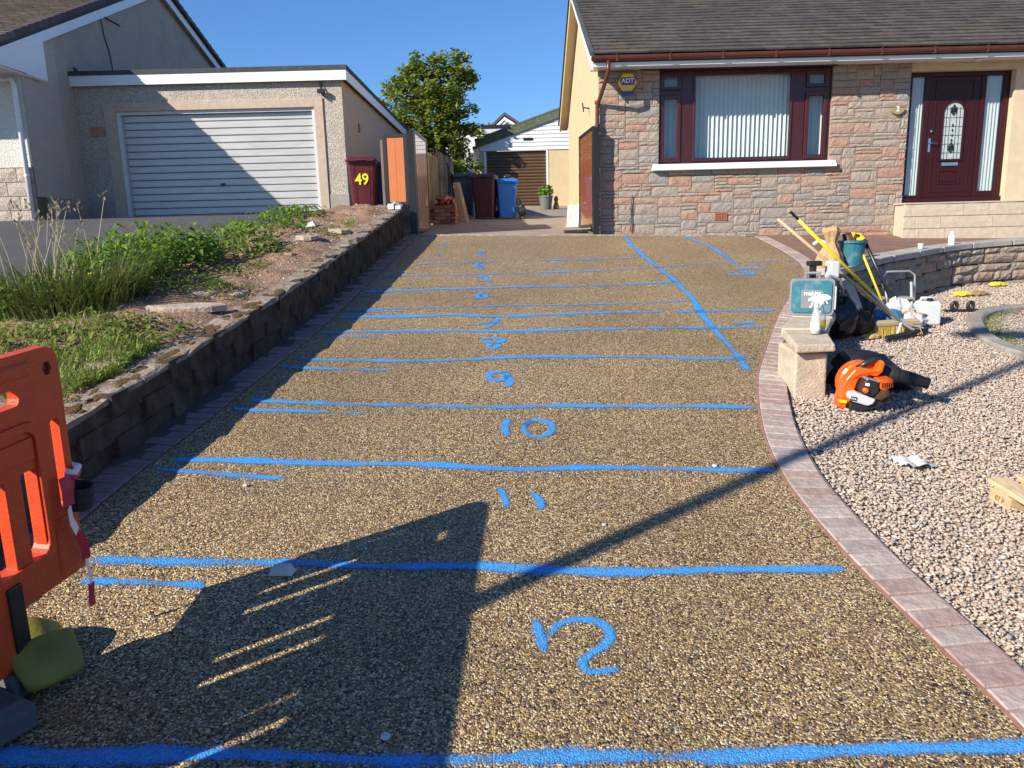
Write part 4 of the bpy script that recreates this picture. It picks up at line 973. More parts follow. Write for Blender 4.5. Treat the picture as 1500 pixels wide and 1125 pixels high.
tag(build('ornament', MB().lathe([(.08, 0), (.09, .1), (.05, .22), (.075, .3), (.05, .38), (.01, .41)], 10, (1.55, 24.6, G(1.5, 24.6))), 'gloveb', smooth=True), 'small brown garden ornament beside the potted plant', 'ornament')
for k, (xa, ya, xb, zb, lab) in enumerate(((1.18, 14.9, 1.46, 3.0, 'tallest bamboo cane leaning on the cream gable'), (1.10, 14.7, 1.43, 2.45, 'short bamboo cane leaning on the cream gable near gate leaf'), (1.26, 15.0, 1.52, 2.7, 'bamboo cane leaning on the cream gable between two others'))):
    tag(build('bamboo_cane', MB().tube((xa, ya, G(xa, ya)), (xb, ya + .4, zb), .012, .009, 6), 'cane'), lab, 'cane', 'canes by the gable')
tag(build('white_board', MB().prism([(1.16, 15.2, G(1.2, 15.2)), (1.44, 15.1, G(1.2, 15.2)), (1.46, 15.2, G(1.2, 15.2) + .42), (1.2, 15.3, G(1.2, 15.2) + .42)], (.01, .03, 0)), 'white'), 'white board propped on the ground by cream gable', 'board')
tag(build('black_strip', MB().box(.98, 1.40, 13.35, 13.5, G(1.2, 13.4), G(1.2, 13.4) + .05), 'rubber', bevel=.01), 'black rubber strip on ground under the brown gate leaf', 'strip')

# ------------------------------------------------------------------ rear garage with roller door
RY = 28.0; rb0 = G(0, RY)
rg = thing('rear_garage', 'small garage with white clad gable and brown roller door', 'garage', (.6, RY, rb0))
build('wall', MB().box(-.98, -.75, RY, RY + .2, rb0 - .2, 4.52).box(1.46, 4.5, RY, RY + .2, rb0 - .2, 4.52).box(-.98, -.8, RY + .2, RY + 6, rb0 - .2, 4.5), 'cream', rg)
build('door_jamb', MB().box(-.80, -.72, RY - .02, RY + .1, rb0, 4.5).box(1.43, 1.50, RY - .02, RY + .1, rb0, 4.5), 'white', rg)
rd = build('roller_door', MB().box(-.72, 1.43, RY + .12, RY + .15, rb0, 4.52), 'brownslat', rg)
rsm = mesh_only(MB().loft([[(x, .05, 0), (x, .012, .01), (x, 0, .05), (x, .012, .095), (x, .05, .105)] for x in (-.72, 1.43)]), 'brownslat', 'door_slat')
for k in range(17): piece('door_slat', rsm, rd, (0, RY + .07, rb0 + .01 + k * .111))
cl = build('gable_cladding', MB().prism([(-.98, RY - .01, 4.53), (4.6, RY - .01, 4.53), (4.6, RY - .01, 6.55), (-.98, RY - .01, 4.72)], (0, .1, 0)), 'clad', rg)
for k in range(15):
    z = 4.53 + k * .135; xl = max(-.98, -.98 + (z - 4.72) / .328)
    build('cladding_board', MB().prism([(xl, RY - .012, z + .132), (xl, RY - .035, z), (4.6, RY - .035, z), (4.6, RY - .012, z + .132)], (0, .002, 0)), 'clad', cl)
build('gable_vent', MB().box(.62, .95, RY - .05, RY - .02, 4.86, 4.95), 'dark', rg)
build('barge_board', MB().prism([(-1.10, RY - .09, 4.62), (4.6, RY - .09, 6.49), (4.6, RY - .09, 6.80), (-1.10, RY - .09, 4.90)], (0, .06, 0)), 'greenroof', rg)
build('roof', MB().prism([(-1.12, RY - .10, 4.88), (4.6, RY - .10, 6.78), (4.6, RY - .10, 6.84), (-1.12, RY - .10, 4.94)], (0, 6, 0)), 'greenroof', rg)
build('gutter', MB().box(-1.20, -1.05, RY - .05, RY + 6, 4.60, 4.70), 'dark', rg)

# ------------------------------------------------------------------ far buildings
fb_ = thing('flat_white_building', 'flat roofed white building behind the tree and rear garage', 'building', (-.5, 40, 3))
build('wall', MB().box(-4.5, 4.0, 40, 44, 2.5, 6.85), 'white2', fb_)
build('roof_edge', MB().box(-4.6, 4.1, 39.9, 44.1, 6.85, 7.02), 'dark', fb_)
build('fascia', MB().box(-4.58, 4.08, 39.93, 39.98, 6.62, 6.85), 'lightgrey', fb_)
build('window', MB().box(-1.95, -1.35, 39.97, 40.02, 4.6, 5.7), 'room', fb_)
build('window', MB().box(-3.1, -2.3, 39.97, 40.02, 4.6, 5.7), 'room', fb_)
fh = thing('far_white_house', 'distant white gabled house with dark roof and red chimney', 'house', (.5, 52, 5))
build('gable_wall', MB().prism([(-1.25, 52, 4.5), (1.15, 52, 4.5), (1.15, 52, 8.35), (-.05, 52, 9.15), (-1.25, 52, 8.1)], (0, 6, 0)), 'white2', fh)
build('gable_roof', MB().prism([(-1.45, 51.8, 8.02), (-.05, 51.8, 9.22), (1.35, 51.8, 8.3), (1.35, 51.8, 8.46), (-.05, 51.8, 9.42), (-1.45, 51.8, 8.2)], (0, 6.4, 0)), 'farroof', fh)
build('main_roof', MB().prism([(.6, 53, 8.2), (7, 53, 8.2), (7, 57, 9.0), (.0, 57, 9.0)], (0, 0, .1)).box(.8, 7, 53.2, 57, 5, 8.2), 'farroof', fh)
build('bargeboard', MB().prism([(-1.3, 51.76, 8.02), (-.05, 51.76, 9.1), (1.2, 51.76, 8.28), (1.2, 51.76, 8.12), (-.05, 51.76, 8.9), (-1.3, 51.76, 7.85)], (0, .04, 0)), 'white', fh)
build('hip_tile', MB().tube((1.0, 52.9, 8.2), (2.35, 56.9, 9.1), .12, n=8).box(2.2, 2.5, 56.8, 57.1, 9.0, 9.25), 'brick', fh)
ch = build('chimney', MB().box(-1.45, -.95, 55, 55.5, 8.0, 8.85), 'brick', fh)
build('chimney_pot', MB().lathe([(.09, 0), (.11, .2), (.1, .4)], 8, (-1.2, 55.2, 8.85)), 'brick', ch)

# ------------------------------------------------------------------ trees
def tree(name, label, base, trunk_h, crown, n, leaf, m, seed, group=None, lean=(0, 0)):
    rnd = random.Random(seed); t = thing(name, label, 'tree', base, group=group); b = Vector(base)
    tr = MB(); topc = b + Vector((lean[0], lean[1], trunk_h))
    tr.path([b - Vector((0, 0, .2)), b + Vector((lean[0] * .4, lean[1] * .4, trunk_h * .5)), topc], [.19, .14, .10], 8)
    lv = MB()
    for (dx, dy, dz, rx_, ry_, rz_) in crown:
        c = b + Vector((dx, dy, dz)); mid = (topc + c) / 2 + Vector((jit(.2), jit(.2), .15))
        tr.path([topc - Vector((0, 0, trunk_h * .25)), mid, c], [.07, .045, .018], 6)
        cl_ = max(5, int(n * rx_ * rz_))
        for q in range(cl_):
            u = Vector((rnd.gauss(0, 1), rnd.gauss(0, 1), rnd.gauss(0, 1))).normalized() * rnd.random() ** .35
            cc = c + Vector((u.x * rx_, u.y * ry_, u.z * rz_))
            if q % 3 == 0: tr.path([c, (c + cc) / 2 + Vector((jit(.08), jit(.08), .06)), cc], [.016, .011, .005], 4, False)
            leafquads(lv, cc, rnd.randint(14, 26), (.24, .24, .20), leaf, rnd, .6)
    build('trunk', tr, 'bark', t, recalc=False); build('crown', lv, m, t, recalc=False)
    return t
tb = (-2.45, 27.3, G(-2, 27.3))
tree('garden_tree', 'tall leafy green tree behind the flat roofed garage', tb, 1.6,
     [(-.55, 0, 1.9, .95, .9, .65), (.35, .1, 2.1, .85, .8, .7), (-1.35, 0, 2.8, .75, .8, .55), (-.3, 0, 3.0, 1.05, 1, .75), (.75, 0, 3.1, .75, .8, .65), (-1.0, 0, 3.8, .8, .8, .6), (.15, 0, 3.95, .95, .9, .6),
      (-.1, 0, 4.7, .75, .7, .42), (.85, 0, 4.35, .5, .5, .4), (.95, 0, 4.95, .32, .4, .2), (1.25, 0, 4.2, .32, .35, .3), (-.75, 0, 4.45, .4, .4, .3), (1.35, 0, 2.55, .34, .35, .22), (-1.95, 0, 3.5, .42, .4, .16), (.9, .3, .9, .8, .6, .75), (.3, -.1, .55, .9, .6, .5), (-1.75, .1, 2.4, .6, .6, .5), (.2, -.2, 1.2, .9, .7, .55), (-.9, .2, 1.3, .8, .6, .5)],
     140, .17, 'treeleaf', 21)
tree('distant_tree', 'small round green tree beside distant white house', (-1.6, 47, 5), 1.6, [(-.2, 0, 2.1, .9, .8, .55), (.5, 0, 2.4, .8, .8, .6), (-.7, 0, 2.0, .7, .7, .5), (0, 0, 2.75, .7, .7, .35)], 45, .2, 'treeleaf2', 5)
#==PART4==
# ------------------------------------------------------------------ plants on the bank
def blade(mb, p, ang, L_, w, bend, lean=0.0):
    d = Vector((math.cos(ang), math.sin(ang), 0)); s = Vector((-d.y, d.x, 0)); p = Vector(p)
    pts = []
    for k in range(4):
        t = k / 3; pts.append(p + d * (L_ * (lean * t + bend * t * t)) + Vector((0, 0, L_ * (t - .45 * bend * t * t))))
    ws = [w, w * .85, w * .5, 0]
    v = []
    for q, ww in zip(pts[:3], ws[:3]): v += [q - s * ww, q + s * ww]
    v.append(pts[3])
    mb.add(v, [(0, 1, 3, 2), (2, 3, 5, 4), (4, 5, 6)])
def bleaf(mb, p, ang, L_, w, rise, rnd):     # broad leaf on a short stem
    d = Vector((math.cos(ang), math.sin(ang), 0)); s = Vector((-d.y, d.x, 0)); p = Vector(p)
    a = p + d * L_ * .15 + Vector((0, 0, L_ * rise)); m_ = p + d * L_ * .6 + Vector((0, 0, L_ * (rise + .12 + rnd.uniform(-.1, .1)))); e = p + d * L_ + Vector((0, 0, L_ * (rise - .1 + rnd.uniform(-.15, .1))))
    mb.add([a, m_ - s * w + Vector((0, 0, w * .3)), m_, m_ + s * w + Vector((0, 0, w * .3)), e], [(0, 1, 2), (0, 2, 3), (1, 4, 2), (2, 4, 3)])
def bankpt(px, py): return onpl(px, py, .19, .15, 0) if py > 312 else onpl(px, py, 1.64, .035, 0)
def P_bank(px, py):
    p = bankpt(px, py); return Vector((p.x, p.y, bankz(p.x, p.y)))
rv = random.Random(31)
# tall seeding tussock
c = P_bank(105, 452)
gt = thing('grass_tussock', 'big tussock of coarse grass with pale seed heads on the bank', 'grass', c)
mb = MB(); sd = MB()
for k in range(1300):
    r_ = rv.random() ** .6 * .55; a = rv.uniform(0, 6.28)
    p = c + Vector((math.cos(a) * r_ * 1.25 - .12, math.sin(a) * r_ * .8, 0)); p.z = bankz(p.x, p.y) - .02
    blade(mb, p, a + rv.uniform(-.8, .8), rv.uniform(.26, .62), rv.uniform(.004, .009), rv.uniform(.2, .9), rv.uniform(0, .25))
for k in range(24):
    a = rv.uniform(0, 6.28); r_ = rv.random() * .42
    p = c + Vector((math.cos(a) * r_ - .15, math.sin(a) * r_ * .6, 0)); p.z = bankz(p.x, p.y); h = rv.uniform(.55, .88); dx, dy = rv.uniform(-.22, .2), rv.uniform(-.12, .12)
    t1 = p + Vector((dx * .5, dy * .5, h * .6)); t2 = p + Vector((dx, dy, h))
    sd.path([p, t1, t2], [.003, .0025, .002], 3, False)
    for q in range(5):
        f_ = t2 + Vector((rv.uniform(-.02, .03), rv.uniform(-.02, .02), -.018 * q + .03)); e = Vector((rv.uniform(-.02, .03), rv.uniform(-.02, .02), .035))
        s = Vector((.008, .004, 0)); sd.add([f_, f_ + e * .5 + s, f_ + e, f_ + e * .5 - s], [(0, 1, 2, 3)])
build('blades', mb, 'grassd', gt, recalc=False); build('seed_heads', sd, 'seed', gt, recalc=False)
# leafy weeds
def weed(label, px, py, n, rad, h, leaf, seed, m='weed', blades=0, name='leafy_weed'):
    r = random.Random(seed); c = P_bank(px, py); t = thing(name, label, 'weed', c, group='weeds on the bank'); mb = MB()
    for k in range(n):
        q = r.random() ** .5; a = r.uniform(0, 6.28)
        p = c + Vector((math.cos(a) * q * rad[0], math.sin(a) * q * rad[1], 0)); p.x = min(p.x, wall_x(min(p.y, 12.8)) - .17 - .1 * q); p.z = bankz(p.x, p.y) + h * (1 - q * q * .75) * r.uniform(.1, 1)
        bleaf(mb, p, a + r.uniform(-1.2, 1.2), leaf * r.uniform(.6, 1.3), leaf * r.uniform(.16, .28), r.uniform(-.1, .45), r)
    build('leaves', mb, m, t, recalc=False)
    st = MB()
    for k in range(n // 14):
        q = r.random() ** .5 * .8; a = r.uniform(0, 6.28); p = c + Vector((math.cos(a) * q * rad[0], math.sin(a) * q * rad[1], 0)); p.x = min(p.x, wall_x(min(p.y, 12.8)) - .17 - .1 * q); p.z = bankz(p.x, p.y) - .02
        st.path([p, p + Vector((r.uniform(-.05, .05), r.uniform(-.05, .05), h * (1 - q * q * .7)))], [.006, .003], 4, False)
    build('stems', st, m, t, recalc=False, kind='stuff')
    if blades:
        bl = MB()
        for k in range(blades):
            q = r.random() ** .5 * .6; a = r.uniform(0, 6.28); p = c + Vector((math.cos(a) * q * rad[0], math.sin(a) * q * rad[1], 0)); p.x = min(p.x, wall_x(min(p.y, 12.8)) - .17 - .1 * q); p.z = bankz(p.x, p.y)
            blade(bl, p, a, r.uniform(.9, 1.6) * h, r.uniform(.008, .014), r.uniform(.4, 1.1), .2)
        build('blades', bl, 'grasss', t, recalc=False)
    return t
weed('bushy dark green weed with strap leaves beside the seeding tussock', 222, 395, 520, (.62, .50), .42, .17, 41, blades=46)
weed('broad clump of green weeds at edge of neighbour driveway', 300, 375, 430, (.75, .55), .30, .15, 42, blades=12)
weed('low green weeds straggling along tarmac edge in front of garage', 375, 345, 300, (.65, .7), .20, .13, 43)
weed('green weed clump in front of the garage door corner', 425, 317, 260, (.45, .55), .20, .12, 44, blades=30)
weed('sprawling light green weed in middle of the bank', 268, 428, 330, (.42, .40), .11, .08, 45, m='ground_leaf')
weed('small round weed on bare soil close to the wall', 345, 398, 120, (.26, .35), .08, .07, 46, m='ground_leaf')
weed('green weed mat beside the pale flat stones', 205, 500, 240, (.45, .35), .08, .07, 47, m='ground_leaf')
weed('rosette of weeds below the tussock', 95, 500, 330, (.6, .32), .13, .09, 48, m='ground_leaf')
weed('weed tuft growing through the wall top soil', 255, 545, 110, (.18, .25), .07, .06, 49, m='ground_leaf')
weed('flat weed close to the wall half way up', 395, 375, 110, (.2, .5), .06, .06, 50, m='ground_leaf')
weed('bright weed patch near the wall top far up the bank', 470, 345, 150, (.16, .8), .06, .06, 51, m='ground_leaf')
def gtuft(label, px, py, n, rad, h, seed, m='grasss'):
    r = random.Random(seed); c = P_bank(px, py); mb = MB()
    for k in range(n):
        q = r.random() ** .5; a = r.uniform(0, 6.28); p = c + Vector((math.cos(a) * q * rad[0], math.sin(a) * q * rad[1], 0)); p.x = min(p.x, wall_x(min(p.y, 12.8)) - .17 - .1 * q); p.z = bankz(p.x, p.y) - .01
        blade(mb, p, r.uniform(0, 6.28), h * r.uniform(.5, 1.3), r.uniform(.003, .006), r.uniform(.2, .9), r.uniform(0, .3))
    mb.v = [(a - c.x, b - c.y, d - c.z) for a, b, d in mb.v]
    o = build('grass_tuft', mb, m, recalc=False); o.location = c
    return tag(o, label, 'grass', 'grass tufts on the bank')
gtuft('bright upright grass tuft before the garage door jamb', 440, 308, 420, (.4, .35), .26, 61)
gtuft('bright grass strip in front of maroon numbered bin', 492, 306, 380, (.55, .3), .20, 62)
gtuft('lush grass patch just above the orange barrier', 130, 545, 520, (.42, .38), .13, 63)
gtuft('lush grass patch at the left edge above the barrier rail', 30, 560, 600, (.5, .3), .13, 64)
gtuft('grass patch running down beside the big tussock', 50, 505, 420, (.6, .45), .16, 65)
weed('tall bushy weed mixed into right side of the seeding tussock', 165, 425, 520, (.5, .4), .46, .13, 52, blades=60)
weed('brownish leafy weed at left foot of the seeding tussock', 45, 455, 420, (.55, .35), .30, .11, 53, blades=50)
weed('weed with small leaves growing over wall top by the barrier', 215, 590, 90, (.14, .3), .07, .06, 54, m='ground_leaf')
weed('straggly weed on soil above the long pale slab', 330, 430, 120, (.3, .3), .07, .06, 55, m='ground_leaf')
gtuft('short grass between flat stones and wall', 190, 520, 420, (.3, .25), .09, 66)
gtuft('long thin grass strip along wall top near the gate', 500, 335, 320, (.12, .8), .07, 67)
mb = MB()
for k in range(5200):        # sparse ground cover everywhere
    y = rv.uniform(2.6, 12.9) if k % 3 else rv.uniform(2.6, 7); x1 = wall_x(min(y, 12.8)) - .16; x0 = bank_edge(y); t = rv.random() ** .7; x = x1 + (x0 - x1) * t
    if math.sin(3.3 * x + 1.1) * math.sin(2.1 * y) + .45 * math.sin(7 * x + 5 * y) + (t - .5) < -.05: continue
    p = (x, y, bankz(x, y) - .005)
    if k % 2: blade(mb, p, rv.uniform(0, 6.28), rv.uniform(.03, .09), rv.uniform(.002, .004), rv.uniform(.3, 1), .3)
    else: bleaf(mb, p, rv.uniform(0, 6.28), rv.uniform(.03, .06), rv.uniform(.007, .013), rv.uniform(0, .4), rv)
tag(build('ground_cover', mb, 'ground_leaf', recalc=False, kind='stuff'), 'sparse short weeds and grass scattered over the bank soil', 'weeds')
for px, py, h, lab in ((137, 440, .22, 'yellow dandelion on a long pale stem beside the tussock'), (42, 545, .12, 'yellow dandelion low in grass above barrier top')):
    c = P_bank(px, py); d = thing('dandelion', lab, 'flower', c, group='dandelions')
    build('stem', MB().path([c, c + Vector((.01, 0, h * .5)), c + Vector((.015, -.01, h))], .004, 5), 'seed', d)
    build('flower_head', MB().lathe([(.008, -.012), (.022, 0), (.026, .008), (.018, .014), (.004, .015)], 10, c + Vector((.015, -.01, h))), 'dandelion', d)
for k, (px, py, a, b, rz, lab) in enumerate(((275, 462, .30, .11, .15, 'long flat pale stone slab set in bank soil'), (300, 437, .15, .09, .5, 'flat pale stone just above the long slab'), (345, 430, .10, .13, .2, 'smaller flat pale stone above the long slab'), (160, 535, .12, .12, .1, 'grey stone slab standing out of soil by the wall'),
                                             (452, 357, .14, .22, .3, 'pale flat stone in the upper bank'), (498, 340, .13, .20, .6, 'pale flat stone near the gate end of bank'), (425, 378, .06, .07, 1.0, 'small reddish stone chip on the bank'), (470, 384, .07, .12, .2, 'buff stone lying on the wall top'))):
    c = P_bank(px, py); n = 9; r = random.Random(k + 90); o_ = []
    for z in (-.03, .012, .02):
        f_ = .93 if z == .02 else 1
        o_.append([(math.cos(t) * a * f_ * (1 + .14 * math.sin(3 * t + k)), math.sin(t) * b * f_ * (1 + .12 * math.cos(2 * t + k)), z + (.004 * math.sin(5 * t) if z > 0 else 0)) for t in np.linspace(0, 2 * math.pi, n + 1)[:-1]])
    o = build('flat_stone', MB().loft(o_), 'flag' if k != 6 else 'brick'); o.location = c + Vector((0, 0, -.004)); o.rotation_euler = (.09, 0, rz); tag(o, lab, 'stone', 'flat stones on the bank')
mb = MB()
for k in range(1500):        # crumbs of soil and chips
    y = rv.uniform(2.6, 12.7); x1 = wall_x(y) - .05; x0 = bank_edge(y) + .1; x = x1 + (x0 - x1) * rv.random() ** 1.3; s = rv.uniform(.006, .022); z = bankz(x, y)
    q = [Vector((rv.uniform(-1, 1), rv.uniform(-1, 1), 0)).normalized() * s for _ in range(3)]
    mb.add([(x + q[0].x, y + q[0].y, z - .003), (x + q[1].x, y + q[1].y, z - .003), (x + q[2].x, y + q[2].y, z - .003), (x, y, z + s * .8)], [(0, 1, 3), (1, 2, 3), (2, 0, 3)])
tag(build('soil_crumbs', mb, 'gravel', recalc=True, kind='stuff'), 'small stones and crumbs strewn over the bank soil', 'debris')
mb = MB()
c = P_bank(560, 306)
tag(build('grey_trim_length', MB().box(-.35, .3, -.05, .05, 0, .035, Matrix.Translation((-2.2, 12.72, 2.10))), 'greypl'), 'grey plastic trim lying in front of the side panel', 'trim')
pc = thing('plastic_offcut', 'crumpled white plastic offcut at the end of the wall top', 'offcut', (-1.86, 12.5, 2.07))
build('sheet', MB().box(-1.93, -1.83, 12.42, 12.5, 2.06, 2.15).box(-1.82, -1.72, 12.44, 12.5, 2.06, 2.12), 'white', pc, bevel=.01)
build('bent_cover', MB().path([(-1.93, 12.62, 2.10), (-1.82, 12.6, 2.17), (-1.72, 12.58, 2.1)], .04, 8), 'greypl', pc)
c = P_bank(455, 335)
tag(build('white_rubbish', MB().prism([c + Vector((-.08, 0, .02)), c + Vector((.06, .03, .03)), c + Vector((.02, .05, .10)), c + Vector((-.05, .05, .07))], (.01, .03, .01)), 'rag'), 'scrap of white rubbish in upper bank soil', 'rubbish')

# ------------------------------------------------------------------ orange barrier
P0 = Vector((-1.625, 2.62, G(-1.575, 2.62) + .105))
ex = Vector((-.15, -1, -.06)).normalized(); ez = Vector((.05, -.06, 1)); ez = (ez - ex * ez.dot(ex)).normalized(); ey = ez.cross(ex)
BT = Matrix((ex, ey, ez)).transposed().to_4x4(); BT.translation = P0
ba = thing('road_barrier', 'orange plastic road barrier standing at left edge of the driveway', 'barrier', mat4=BT)
def rr_(x0, x1, z0, z1, r=.02, n=3):
    o = []
    for cx_, cz_, a0 in ((x0 + r, z0 + r, 180), (x1 - r, z0 + r, 270), (x1 - r, z1 - r, 0), (x0 + r, z1 - r, 90)):
        for q in range(n + 1): a = R(a0 + q * 90 / n); o.append((cx_ + r * math.cos(a), cz_ + r * math.sin(a)))
    return o
H = 1.0
outer = [(.0, .16), (.33, .16), (.36, -.02), (2.0, -.02), (2.0, H - .05), (1.96, H), (.05, H), (.015, H - .015), (0.0, H - .05)]  # lower skirt added out of view to close the gap in the barrier's shadow
holes = [rr_(.035, .075, .42, .745, .01), rr_(1.925, 1.965, .42, .745, .01), rr_(.19, .31, .835, .89, .02), rr_(1.69, 1.83, .83, .895, .025)]
hexh = [(.055 + .02 * math.cos(t), .925 + .025 * math.sin(t)) for t in np.linspace(0, 2 * math.pi, 7)[:-1]]
holes.append(hexh)
for x in (.165, .30, .60, .735, 1.04, 1.175, 1.48, 1.615): holes.append(rr_(x, x + .068, .29, .61, .015))
build('panel', MB().plate(outer, holes, .042), 'orange', ba, local=True, bevel=.009, seg=3)
build('top_rail', MB().tube((.14, 0, .945), (1.86, 0, .945), .034, n=14), 'orange', ba, local=True, smooth=True)
build('end_post', MB().tube((.016, 0, .36), (.016, 0, .78), .019, n=12).tube((1.984, 0, .36), (1.984, 0, .78), .019, n=12), 'orange', ba, local=True, smooth=True)
build('end_block', MB().box(.006, .13, -.027, .027, .17, .40), 'orange', ba, local=True, bevel=.02, seg=3)
build('rib', MB().plate(rr_(.135, 1.88, .275, .775, .05, 4), [rr_(.16, 1.855, .30, .745, .045, 4)], .066), 'orange', ba, local=True, bevel=.008)
build('recess_panel', MB().box(.17, .9, -.03, -.0225, .645, .72).box(.17, .9, .0225, .03, .645, .72), 'orange', ba, local=True, bevel=.006)
build('hex_boss', MB().plate(hexh, [], .018), 'maroon', ba, local=True)
build('foot_post', MB().box(.30, .36, -.03, .03, -.08, .26), 'blackpl', ba, local=True, bevel=.004)
build('foot', MB().loft([[(.25, -.30, -.105), (.43, -.30, -.105), (.43, .06, -.105), (.25, .06, -.105)], [(.25, -.30, -.06), (.43, -.30, -.06), (.43, .06, -.06), (.25, .06, -.06)], [(.28, -.26, -.03), (.40, -.26, -.03), (.40, .03, -.03), (.28, .03, -.03)]]), 'greyrub', ba, local=True, bevel=.008)
build('foot', MB().box(1.6, 1.84, -.40, .10, -.085, .02), 'greyrub', ba, local=True, bevel=.01)
g2 = thing('rubber_foot', 'dark grey rubber barrier foot lying at lower left corner', 'barrier foot', (-1.81, 2.15, G(-1.81, 2.15)), R(-27))
build('slab', MB().loft([[(-.3, -.11, 0), (.27, -.11, 0), (.27, .11, 0), (-.3, .11, 0)], [(-.3, -.11, .075), (.27, -.11, .075), (.27, .11, .075), (-.3, .11, .075)], [(-.28, -.09, .1), (.24, -.09, .1), (.24, .09, .1), (-.28, .09, .1)]]), 'greyrub', g2, local=True, bevel=.01)
yb_t = thing('sandbag', 'dirty yellow plastic sack, shade put in its colour, folded over the barrier foot', 'sandbag', (-1.69, 2.38, G(-1.69, 2.38)), R(-35)); yb_t.scale = (.95, .95, .95)
lo = []
for i in range(9):
    t = i / 8; x = -.2 + .32 * t; hh = .06 + .11 * math.sin(math.pi * min(1, t * 1.15) ** .9) * (1 - .45 * t); w = .115 + .03 * math.sin(5 * t)
    lo.append([(x, w * math.cos(a) * (1 + .08 * math.sin(3 * a + 5 * t)), .012 + max(0, hh * (.5 + .62 * math.sin(a)) + .012 * math.sin(4 * a + 7 * t))) for a in np.linspace(0, 2 * math.pi, 15)[:-1]])
build('sack', MB().loft(lo), 'yelbag', yb_t, local=True, smooth=True, sub=1)
lo = []
for i in range(7):
    t = i / 6; x = .06 + .13 * t
    lo.append([(x + .02 * math.sin(a), (.12 - .02 * t) * math.cos(a), max(.004, .15 - .13 * t ** 1.5 + .028 * math.sin(a) * (1 - .4 * t) + .008 * math.sin(5 * a + 3 * t))) for a in np.linspace(0, 2 * math.pi, 15)[:-1]])
build('folded_flap', MB().loft(lo), 'yelbag', yb_t, local=True, smooth=True, sub=1)
# black sleeve and tape on the end post
sv = thing('plastic_sleeve', 'black ribbed plastic sleeve strapped to the barrier end post', 'sleeve', mat4=BT @ Matrix.Translation((.012, .012, .40)) @ Matrix.Rotation(R(-10), 4, 'X'))
build('sleeve', MB().lathe([(.036, 0), (.047, .0), (.047, .012), (.051, .014), (.051, .024), (.047, .027), (.047, .040), (.051, .042), (.051, .052), (.047, .055), (.047, .085), (.041, .085), (.036, .05)], 22, (-.012, .012, 0)), 'rubber', sv, local=True, smooth=False)
tp = thing('barrier_tape', 'torn strip of red and white tape hanging from the barrier end', 'tape', mat4=BT)
def ribbon(pts, w, side): 
    mb = MB(); n = len(pts)
    for p in pts: mb.v += [tuple(Vector(p) - side * w / 2), tuple(Vector(p) + side * w / 2)]
    mb.f = [(2 * i, 2 * i + 1, 2 * i + 3, 2 * i + 2) for i in range(n - 1)]; return mb
sd_ = Vector((-.6, -.2, .3)).normalized()
pp_ = [(.035, .05, .545), (.04, .06, .50), (.045, .062, .44), (.04, .06, .38), (.02, .06, .33), (.0, .062, .27), (-.005, .06, .21), (-.005, .064, .16), (-.012, .06, .11), (.0, .063, .06), (-.004, .06, .02)]
for i in range(0, len(pp_) - 1, 2):
    build('tape_band', ribbon([(a_ + .045, b_, c_) for a_, b_, c_ in pp_[i:i + 3]], .042 - .0022 * i, sd_ if i % 4 else Vector((-.8, .3, .1)).normalized()), 'tapew' if i % 4 else 'red', tp, local=True, recalc=False)
build('knot', MB().path([(.05, .03, .55), (.03, .052, .54), (-.005, .04, .55), (-.02, .0, .545)], .012, 7), 'tapew', tp, local=True, smooth=True)
build('knot', MB().path([(.055, .03, .53), (.035, .055, .525), (.0, .043, .535)], .010, 7), 'red', tp, local=True, smooth=True)

# street lamp column behind and left of the viewer: its shadow crosses the drive
sp_ = (-3.6, .19)
st = thing('lamp_column', 'grey steel street lamp column whose long shadow crosses the driveway', 'street lamp', (sp_[0], sp_[1], .0))
build('column', MB().lathe([(.075, 0), (.075, 1.2), (.068, 1.25), (.052, 1.3), (.042, 6.4)], 14, (*sp_, .03)), 'galv', st, smooth=False)
build('bracket', MB().path([(*sp_, 6.4), (sp_[0] - .1, sp_[1], 6.7), (sp_[0] - .7, sp_[1], 6.85)], .03, 8), 'galv', st)
build('lantern', MB().loft([[(sp_[0] - .6, sp_[1] - .12, 6.80), (sp_[0] - .6, sp_[1] + .12, 6.80), (sp_[0] - .6, sp_[1] + .08, 6.95), (sp_[0] - .6, sp_[1] - .08, 6.95)], [(sp_[0] - 1.2, sp_[1] - .12, 6.80), (sp_[0] - 1.2, sp_[1] + .12, 6.80), (sp_[0] - 1.2, sp_[1] + .06, 6.9), (sp_[0] - 1.2, sp_[1] - .06, 6.9)]]), 'galv', st)

# ------------------------------------------------------------------ garden wall on the right
GP = [(2.20, 5.50), (2.5, 6.15), (2.78, 6.75), (3.1, 7.25), (3.5, 7.62), (3.95, 8.0), (4.45, 8.4), (5.0, 8.85), (5.6, 9.2), (6.5, 9.42), (7.6, 9.55), (9.2, 9.65)]
gw = thing('garden_wall', 'curved low rock faced stone wall with concrete coping around gravel garden', 'wall', (4.4, 8.4, .75))
gm = [mesh_only(rock_block(6, 3, s, .15, .07, .25), 'gwall', 'wall_stone') for s in range(40, 48)]
def gtop(p): return .80 if p.y < 7.28 else float(np.interp(p.x, [3.1, 3.5, 3.95, 5.5, 6.5, 9.2], [1.16, 1.185, 1.24, 1.32, 1.36, 1.42]))
def place(mesh, name, parent, o, exv, eyv, ezv):
    ob = bpy.data.objects.new(name, mesh); COL.objects.link(ob); ob.parent = parent
    m4 = Matrix((exv, eyv, ezv)).transposed().to_4x4(); m4.translation = Vector(o) - ORG.get(parent.name, Vector()); ob.matrix_local = m4
    return ob
rw2 = random.Random(77)
fine = smooth_path(GP, .02)
